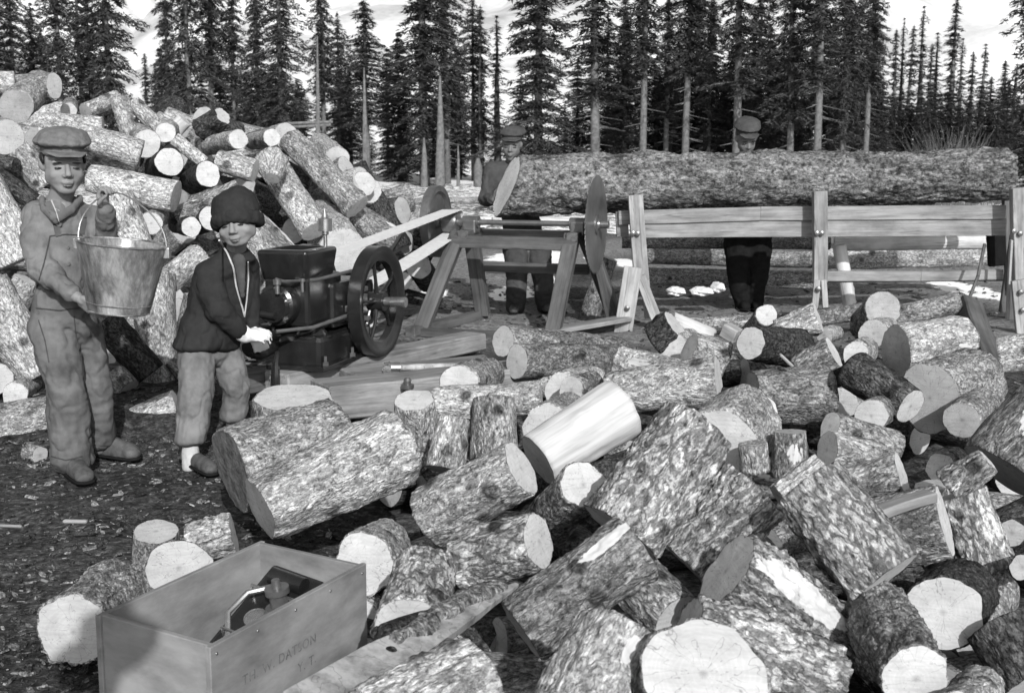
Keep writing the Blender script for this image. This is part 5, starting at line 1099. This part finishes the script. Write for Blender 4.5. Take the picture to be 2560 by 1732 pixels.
def strap(p, tr, pts, w_, mt, nm='strap', n=10):
    L_, R__ = [], []
    for (a, b) in zip(pts[:-1], pts[1:]):
        dx, dy = b[0] - a[0], b[1] - a[1]; q = math.hypot(dx, dy); nx_, ny_ = -dy / q * w_ / 2, dx / q * w_ / 2
        for k in range(n + 1):
            x_, y_ = a[0] + dx * k / n, a[1] + dy * k / n; L_.append(onto(tr, x_ - nx_, y_ - ny_, .007)); R__.append(onto(tr, x_ + nx_, y_ + ny_, .007))
    V = []; 
    for a, b in zip(L_, R__): d_ = (CAM - a).normalized() * -.006; V += [a, b, b + d_, a + d_]
    F_ = [(i * 4 + k, i * 4 + (k + 1) % 4, i * 4 + 4 + (k + 1) % 4, i * 4 + 4 + k) for i in range(len(L_) - 1) for k in range(4)] + [(0, 1, 2, 3), tuple((len(L_) - 1) * 4 + k for k in (3, 2, 1, 0))]
    m = MB(); m.add(V, F_, True); return m.build(nm, mt, p)
tr = trees(boy)
strap(boy, tr, [(118, 505), (130, 530), (140, 562), (146, 590)], 15, 'denim_pale'); strap(boy, tr, [(206, 518), (210, 545), (205, 585)], 13, 'denim_pale')
seam(boy, tr, [(128, 500), (140, 528), (149, 560)], .0022, 'cloth_pale'); seam(boy, tr, [(125, 590), (165, 586), (205, 588)], .0028, 'cloth_mid'); seam(boy, tr, [(125, 590), (112, 650), (92, 720)], .0028, 'cloth_mid')
seam(boy, tr, [(205, 588), (212, 640)], .0025, 'cloth_mid'); seam(boy, tr, [(90, 770), (150, 776), (212, 768)], .003, 'cloth_mid'); seam(boy, tr, [(96, 800), (112, 850), (122, 905)], .0025, 'cloth_mid', 'pocket_edge'); seam(boy, tr, [(185, 790), (190, 840), (200, 900)], .0025, 'cloth_mid')
seam(boy, tr, [(128, 1140), (165, 1150), (205, 1140)], .003, 'cloth_mid', 'trouser_hem')
for (u_, v_) in ((170, 620), (172, 660), (95, 782)):
    m = MB(); m.lathe(onto(tr, u_, v_, .002), (0, -1, 0), [(0, 0), (0, .007), (.003, .006), (.003, 0)], 10, False); m.build('button', 'iron_grey', boy)
m = MB(); m.lathe(onto(tr, 148, 560, .008), (0, -1, 0), [(0, 0), (0, .012), (.004, .012), (.004, 0)], 12, False); m.build('buckle', 'iron_grey', boy)
h_ = Q(168, 1180, 5.28); h_.z = 0; t_ = Q(220, 1200, 5.02); t_.z = 0; boot('boot', boy, h_, t_, .09, .05)
h_ = Q(250, 1140, 5.50); h_.z = .01; t_ = Q(352, 1150, 5.40); t_.z = .01; boot('boot', boy, h_, t_, .10, .05)
# ---------- the pail
pl = empty('pail', Q(300, 690, 4.98), 'big dented galvanised pail held by the boy in the flat cap', 'pail')
pa = Q(307, 608, 4.98); pb = Q(297, 778, 4.98); ax = (pa - pb).normalized(); ax = (ax + Vector((0, -.0, 0))).normalized(); Lp = (pa - pb).length; rT = 111 * mpp(307, 608, 4.98); rB = 74 * mpp(297, 778, 4.98)
m = MB(); nn2 = 72; x_ = Vector((1, 0, 0)); x_ = (x_ - ax * x_.dot(ax)).normalized(); y_ = ax.cross(x_); V = []; Fc = []; RW = 26
for side_ in (0, 1):
    for j in range(RW + 1):
        t_ = j / RW; 
        for k in range(nn2):
            an = 2 * math.pi * k / nn2; r_ = rB + (rT - rB) * t_ - side_ * .0025
            # the creased dent low on the near side
            dx = math.cos(an); near = max(0, -math.sin(an)); r_ -= .016 * near * math.exp(-((dx + .05) / .42) ** 2) * max(0, 1 - abs(t_ - .28) / .28) + .004 * noise.noise(Vector((math.cos(an) * 3, math.sin(an) * 3, t_ * 4)))
            V.append(pb + ax * (Lp * t_) + (x_ * math.cos(an) + y_ * math.sin(an)) * r_)
n1_ = (RW + 1) * nn2
for s2 in (0, 1):
    for j in range(RW):
        for k in range(nn2):
            a_ = s2 * n1_ + j * nn2 + k; b_ = s2 * n1_ + j * nn2 + (k + 1) % nn2; q = (a_, b_, b_ + nn2, a_ + nn2); Fc.append(q if not s2 else q[::-1])
for k in range(nn2): Fc.append((RW * nn2 + k, RW * nn2 + (k + 1) % nn2, n1_ + RW * nn2 + (k + 1) % nn2, n1_ + RW * nn2 + k))
Fc.append(tuple(range(nn2))[::-1]); Fc.append(tuple(n1_ + k for k in range(nn2)))
m.add(V, Fc, True); m.build('body', 'galvanised', pl)
def ringo(c_, r_, th_): 
    mm = MB(); mm.tube([c_ + (x_ * math.cos(2 * math.pi * k / 64) + y_ * math.sin(2 * math.pi * k / 64)) * r_ for k in range(64)], th_, 8, closed=True); return mm
ringo(pa, rT, .0048).build('rim', 'galvanised', pl); ringo(pb + ax * .035, rB + (rT - rB) * .12, .0025).build('seam', 'galvanised', pl); ringo(pb, rB, .003).build('seam', 'galvanised', pl)
gr = wrR + Vector((.03, -.01, .075)); e_l = pa - x_ * rT + ax * -.02; e_r = pa + x_ * rT + ax * -.02; hp_ = []
for k in range(21):
    f = k / 20; an = math.pi * f; p = e_l.lerp(e_r, (1 - math.cos(an)) / 2) + Z3 * (.19 * math.sin(an) ** .8); hp_.append(p)
gx = gr - hp_[8]; 
hp_ = [p + gx * math.exp(-((k - 8) / 4.0) ** 2) * (0 if k in (0, 20) else 1) for k, p in enumerate(hp_)]
m = MB(); m.tube(hp_, .0035, 8); m.build('bail_handle', 'steel_bright', pl)
for q in (e_l, e_r):
    m = MB(); m.box(q, .014, .02, .022, None, .004); m.build('ear', 'galvanised', pl)
# ---------- the small child at the engine
cb = Q(500, 1180, 5.28); cb.z = 0
hc = Q(594, 562, 5.45); Mh = frame((-.06, -1, -.04), (-.16, -.04, 1)); hs = .96
B = BL_(); T = head(B, hc, Mh, hs, 1.4)
neck = Q(590, 630, 5.52); sL = Q(522, 690, 5.48); sR = Q(618, 672, 5.62); eL = Q(545, 775, 5.40); wL = Q(612, 838, 5.50); eR = Q(625, 770, 5.62); wR = Q(632, 830, 5.62)
hpL = Q(490, 860, 5.46); hpR = Q(555, 862, 5.60); kL = Q(490, 975, 5.36); kR = Q(592, 965, 5.58); aL = Q(478, 1130, 5.34); aR = Q(585, 1080, 5.62)
B.cap(hc - Z3 * .05, .045, neck, .045); B.hull([(neck - Z3 * .03, .05, None), (sL, .045, None), (sR, .04, None)]); B.hull([(sL, .04, None), (sR, .035, None), (Q(540, 800, 5.52), .06, None)]); B.hull([(Q(540, 800, 5.52), .06, None), (hpL, .05, None), (hpR, .05, None)])
B.cap(sL, .04, eL, .033, wL, .024); B.cap(sR, .04, eR, .032, wR, .024); B.cap(hpL, .065, kL, .05, aL, .03); B.cap(hpR, .065, kR, .05, aR, .03)
hand(B, wL, Vector((.7, -.1, .05)), Vector((.1, .6, -.8)), 1, .8, .7, .2, .7); hand(B, wR, Vector((.35, .2, -.8)), Vector((-.3, .7, 0)), 1, .78, .9, .2, .8)
kid = B.build('person', 'skin', .0042, 3, None, cb); tag(kid, 'small child in dark knit hat and dark jacket reaching for the engine', 'person'); face_bits(kid, T, Mh, hs, squint=.004)
B = BL_(); e = lambda q, r: (T(*q), tuple(k * hs for k in r), Mh)
B.hull([e((0, -.012, .06), (.114, .118, .05)), e((0, -.015, .115), (.102, .105, .045)), e((-.02, -.01, .155), (.045, .05, .02))]); ht = B.build('knit_hat', 'wool_dark', .0055, 5, kid, cb, .003, 40)
B = BL_(); rs_ = []
for k in range(24):
    an = 2 * math.pi * k / 24; rs_.append(((math.cos(an) * .088, math.sin(an) * .097 - .010, .050 - .024 * (1 - math.sin(an)) - .012 * abs(math.cos(an))), .026))
for k in range(24): B.hull([e(rs_[k][0], (.026, .022, .034)), e(rs_[(k + 1) % 24][0], (.026, .022, .034))])
o_ = B.build('rolled_brim', 'wool_dark', .006, 3, None, cb, .004, 60); attach(o_, ht)
B = BL_(); jk = 'wool_dark'; B.hull([(neck + Z3 * .022 + Vector((-.012, .02, 0)), (.064, .056, .022), None), (neck - Z3 * .03, (.09, .08, .03), None)])
B.hull([(neck - Z3 * .03, (.075, .075, .05), None), (sL, .068, None), (sR, .06, None)]); B.hull([(sL, .072, None), (sR, .062, None), (Q(520, 790, 5.5), (.11, .10, .07), None), (Q(585, 790, 5.58), (.07, .08, .07), None)])
B.hull([(Q(520, 790, 5.5), (.11, .10, .07), None), (Q(585, 790, 5.58), (.07, .08, .07), None), (Q(492, 862, 5.46), (.108, .115, .035), None), (Q(565, 862, 5.58), (.07, .08, .035), None)])
B.cap(sL, .072, Q(530, 735, 5.43), .066, eL, .060, wL + (eL - wL) * .15, .042); B.cap(sR, .056, eR, .046, wR + (eR - wR) * .2, .036)
B.build('jacket', jk, .006, 4, kid, cb, .006, 14, 2)
def surf(pts, off=.0): return [Q(*q) for q in pts]
tk = trees(kid); seam(kid, tk, [(548,601),(568,632),(584,670),(590,715),(606,770),(611,790)], .0042, 'cloth_pale', 'piping', 6)
seam(kid, tk, [(620,655),(621,700),(617,750),(611,792)], .0035, 'cloth_pale', 'piping', 6)
B = BL_(); B.hull([(Q(598, 650, 5.44), (.03, .012, .03), None), (Q(606, 730, 5.45), (.014, .012, .03), None)]); B.build('shirt', 'cloth_mid', .005, 2, kid, cb, .003, 20)
B = BL_(); B.hull([(hpL - Z3 * .03, .082, None), (hpR - Z3 * .03, .076, None)]); B.hull([(hpL - Z3 * .03, .084, None), (kL, .080, None)]); B.hull([(kL, .080, None), (Q(478, 1098, 5.34), (.072, .075, .03), None)]); B.hull([(hpR, .08, None), (kR, .068, None)]); B.hull([(kR, .068, None), (Q(582, 1040, 5.6), (.062, .07, .03), None)])
B.build('trousers', 'denim_worn', .006, 3, kid, cb, .008, 12, 9)
for a_, b_ in ((Q(478, 1120, 5.34), Q(476, 1165, 5.34)), (Q(584, 1066, 5.62), Q(584, 1130, 5.62))):
    B = BL_(); B.cap(a_ + Z3 * .02, .036, b_, .038); B.build('sock', 'cloth_pale', .005, 2, kid, cb, .004, 26)
h_ = Q(470, 1180, 5.42); h_.z = .0; t_ = Q(538, 1196, 5.16); t_.z = 0; boot('shoe', kid, h_, t_, .06, .042)
h_ = Q(580, 1150, 5.68); h_.z = .02; t_ = Q(620, 1150, 5.5); t_.z = .02; boot('shoe', kid, h_, t_, .06, .042)
B = BL_(); 
hand(B, wL + Vector((-.01, 0, 0)), Vector((.7, -.1, .05)), Vector((.1, .6, -.8)), 1, .98, .7, .2, .7); B.cap(wL + (eL - wL) * .12, .040, wL, .036, wL + Vector((.05, -.01, .0)), .03); B.build('mitten', 'glove_pale', .0062, 4, kid, cb, .003, 30)
B = BL_(); hand(B, wR, Vector((.35, .2, -.8)), Vector((-.3, .7, 0)), 1, .95, .9, .2, .8); B.cap(wR + (eR - wR) * .2, .032, wR, .03); B.build('mitten', 'glove_pale', .0062, 4, kid, cb, .003, 30)
# ---------- the worker behind the slanting log end
wb = Q(1320, 800, 9.75); wb.z = gz(0, 9.75)
hc = Q(1279, 366, 9.8); Mh = frame((-.12, -1, -.14), (.02, -.12, 1)); hs = .98
B = BL_(); T = head(B, hc, Mh, hs); neck = Q(1282, 408, 9.86); s1 = Q(1232, 425, 9.84); s2 = Q(1335, 425, 9.9); l1 = Q(1222, 480, 9.76); w1 = Q(1232, 478, 9.56); l2 = Q(1352, 500, 9.85); w2 = Q(1330, 520, 9.65)
l1 = Q(1214, 500, 9.8); w1 = Q(1236, 500, 9.62)
h1 = Q(1290, 620, 9.88); h2 = Q(1345, 620, 9.9); k1 = Q(1292, 715, 9.72); k2 = Q(1360, 715, 9.75); a1 = Q(1290, 790, 9.85); a2 = Q(1363, 788, 9.9)
B.cap(hc - Z3 * .05, .05, neck, .055); B.hull([(s1, .05, None), (s2, .05, None), (Q(1300, 560, 9.88), (.13, .09, .08), None)]); B.hull([(Q(1300, 560, 9.88), (.12, .09, .08), None), (h1, .08, None), (h2, .08, None)])
B.cap(s1, .05, l1, .038, w1, .026); B.cap(s2, .05, l2, .038, w2, .026); B.cap(h1, .08, k1, .055, a1, .038); B.cap(h2, .08, k2, .055, a2, .038)
hand(B, w1, Vector((.3, -.3, .55)), Vector((.7, .5, 0)), 1, .95, .5, .2, .6); hand(B, w2, Vector((-.5, -.5, .2)), Vector((.2, .6, -.6)), 1, .95, .6)
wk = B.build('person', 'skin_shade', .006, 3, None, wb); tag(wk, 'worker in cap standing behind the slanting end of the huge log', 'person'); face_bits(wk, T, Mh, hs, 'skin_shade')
B = BL_(); e = lambda q, r: (T(*q), tuple(k * hs for k in r), Mh); B.hull([e((0, -.03, .05), (.082, .085, .05)), e((0, -.06, -.0), (.07, .055, .04))]); B.build('hair', 'hair', .008, 3, wk, wb)
flat_cap(wk, T, Mh, hs, big=.98, mt='cloth_mid')
B = BL_(); B.hull([(s1, .075, None), (s2, .075, None), (neck - Z3 * .06, .08, None), (Q(1300, 540, 9.88), (.155, .115, .08), None)]); B.hull([(Q(1300, 540, 9.88), (.155, .115, .08), None), (Q(1315, 610, 9.88), (.15, .115, .05), None)]); B.cap(s1, .07, l1, .055, w1 + (l1 - w1) * .15, .045); B.cap(s2, .07, l2, .055, w2, .045)
B.build('jacket', 'cloth_mid', .009, 3, wk, wb, .009, 12, 4)
B = BL_(); B.hull([(h1 + Z3 * .05, .10, None), (h2 + Z3 * .05, .10, None)]); B.hull([(h1, .10, None), (k1, .085, None)]); B.hull([(k1, .085, None), (Q(1290, 765, 9.84), .075, None)]); B.hull([(h2, .10, None), (k2, .085, None)]); B.hull([(k2, .085, None), (Q(1362, 765, 9.88), .072, None)])
B.build('trousers', 'cloth_mid', .009, 3, wk, wb, .010, 11, 6)
for q, tx in ((a1, -.02), (a2, .02)):
    B = BL_(); B.cap(q + Z3 * .05, .045, q - Z3 * .04, .045); B.build('legging', 'cloth_pale', .008, 2, wk, wb)
    z0 = gz(0, 9.8); h_ = Vector((q.x, q.y + .05, z0)); boot('boot', wk, h_, h_ + Vector((tx, -.24, 0)), .08, .048, vox=.009)
# ---------- the second worker, only cap, chin and dark legs in view
rb = Q(1872, 785, 10.0); rb.z = gz(0, 10)
hc = Q(1865, 351, 10.05); Mh = frame((.1, -1, -.42), (0, -.35, 1)); hs = 1.04
B = BL_(); T = head(B, hc, Mh, hs); neck = Q(1866, 395, 10.1); s1 = Q(1808, 425, 10.1); s2 = Q(1925, 425, 10.1); l1 = Q(1795, 520, 10.0); w1 = Q(1830, 480, 9.8); l2 = Q(1940, 520, 10.0); w2 = Q(1900, 480, 9.8)
h1 = Q(1845, 610, 10.08); h2 = Q(1895, 610, 10.08); k1 = Q(1845, 700, 10.0); k2 = Q(1893, 700, 10.0); a1 = Q(1856, 765, 10.05); a2 = Q(1886, 765, 10.05)
B.cap(hc - Z3 * .05, .05, neck, .055); B.hull([(s1, .05, None), (s2, .05, None), (Q(1868, 560, 10.1), (.13, .09, .08), None)]); B.hull([(Q(1868, 560, 10.1), (.12, .09, .08), None), (h1, .08, None), (h2, .08, None)])
B.cap(s1, .05, l1, .038, w1, .026); B.cap(s2, .05, l2, .038, w2, .026); B.cap(h1, .08, k1, .055, a1, .038); B.cap(h2, .08, k2, .055, a2, .038); hand(B, w1, Vector((.1, -.8, .3)), Vector((0, 0, -1)), 1, 1, .6); hand(B, w2, Vector((-.1, -.8, .3)), Vector((0, 0, -1)), -1, 1, .6)
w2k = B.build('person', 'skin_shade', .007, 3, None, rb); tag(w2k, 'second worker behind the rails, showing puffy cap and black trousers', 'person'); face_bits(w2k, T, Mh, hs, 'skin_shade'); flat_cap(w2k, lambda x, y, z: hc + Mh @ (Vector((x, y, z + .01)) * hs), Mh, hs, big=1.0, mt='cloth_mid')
B = BL_(); e = lambda q, r: (T(*q), tuple(k * hs for k in r), Mh); B.hull([e((0, -.03, .05), (.082, .085, .05)), e((0, -.06, -.0), (.07, .055, .04))]); B.build('hair', 'hair', .009, 3, w2k, rb)
B = BL_(); B.hull([(s1, .075, None), (s2, .075, None), (neck - Z3 * .06, .08, None), (Q(1868, 560, 10.1), (.16, .12, .08), None)]); B.cap(s1, .07, l1, .055, w1, .045); B.cap(s2, .07, l2, .055, w2, .045); B.build('jacket', 'cloth_black', .01, 3, w2k, rb, .008, 12)
B = BL_(); B.hull([(h1 + Z3 * .08, .12, None), (h2 + Z3 * .08, .12, None)]); B.hull([(h1, .12, None), (k1, .085, None)]); B.hull([(k1, .085, None), (a1, .066, None)]); B.hull([(h2, .12, None), (k2, .085, None)]); B.hull([(k2, .085, None), (a2, .066, None)]); B.build('trousers', 'cloth_black', .009, 3, w2k, rb, .008, 11, 6)
for q in (a1, a2):
    z0 = gz(0, 10); h_ = Vector((q.x, q.y + .05, z0)); boot('boot', w2k, h_, h_ + Vector((0, -.24, 0)), .09, .048, 'cloth_black', vox=.009)

# ---------- the man taking the picture: he stands behind the camera and throws the shadow over the crate
pb_ = Vector((-.36, -.16, 0)); B = BL_(); hc = pb_ + Vector((0, 0, 1.74)); Mh = frame((0, 1, -.1), (0, 0, 1)); T = head(B, hc, Mh, 1.04)
B.cap(hc - Z3 * .06, .055, hc - Z3 * .16, .06); B.hull([(pb_ + Vector((-.2, 0, 1.44)), .05, None), (pb_ + Vector((.2, 0, 1.44)), .05, None), (pb_ + Vector((0, 0, 1.0)), (.15, .1, .1), None)])
for q in (-1, 1): B.cap(pb_ + Vector((q * .1, 0, .95)), .09, pb_ + Vector((q * .12, .02, .5)), .06, pb_ + Vector((q * .14, 0, .08)), .04); B.cap(pb_ + Vector((q * .2, 0, 1.43)), .05, pb_ + Vector((q * .26, .08, 1.18)), .04, pb_ + Vector((q * .1, .28, 1.3)), .03); hand(B, pb_ + Vector((q * .1, .28, 1.3)), Vector((-q * .5, .5, .2)), Vector((0, 0, 1)), q, 1, .6)
ph = B.build('person', 'skin', .008, 3, None, pb_); tag(ph, 'man with brimmed hat standing behind the camera, casting the shadow on the crate', 'person')
B = BL_(); B.hull([(pb_ + Vector((-.19, 0, 1.44)), .085, None), (pb_ + Vector((.19, 0, 1.44)), .085, None), (pb_ + Vector((0, 0, .70)), (.32, .2, .1), None)])
for q in (-1, 1): B.cap(pb_ + Vector((q * .2, 0, 1.43)), .08, pb_ + Vector((q * .27, .08, 1.18)), .065, pb_ + Vector((q * .11, .26, 1.29)), .05)
B.build('coat', 'cloth_black', .01, 3, ph, pb_)
B = BL_(); 
for q in (-1, 1): B.cap(pb_ + Vector((q * .1, 0, .9)), .12, pb_ + Vector((q * .12, .02, .5)), .09, pb_ + Vector((q * .14, 0, .1)), .08)
B.build('trousers', 'cloth_mid', .01, 3, ph, pb_)
for q in (-1, 1): boot('boot', ph, pb_ + Vector((q * .14, -.05, 0)), pb_ + Vector((q * .16, .2, 0)), .1, .05, vox=.01)
m = MB(); m.lathe(hc + Vector((0, -.01, .05)), (0, 0, 1), [(0, .08), (0, .17), (.008, .17), (.012, .10), (.12, .09), (.14, .06), (.14, 0)], 28, False); m.build('hat', 'wool_cap', ph)
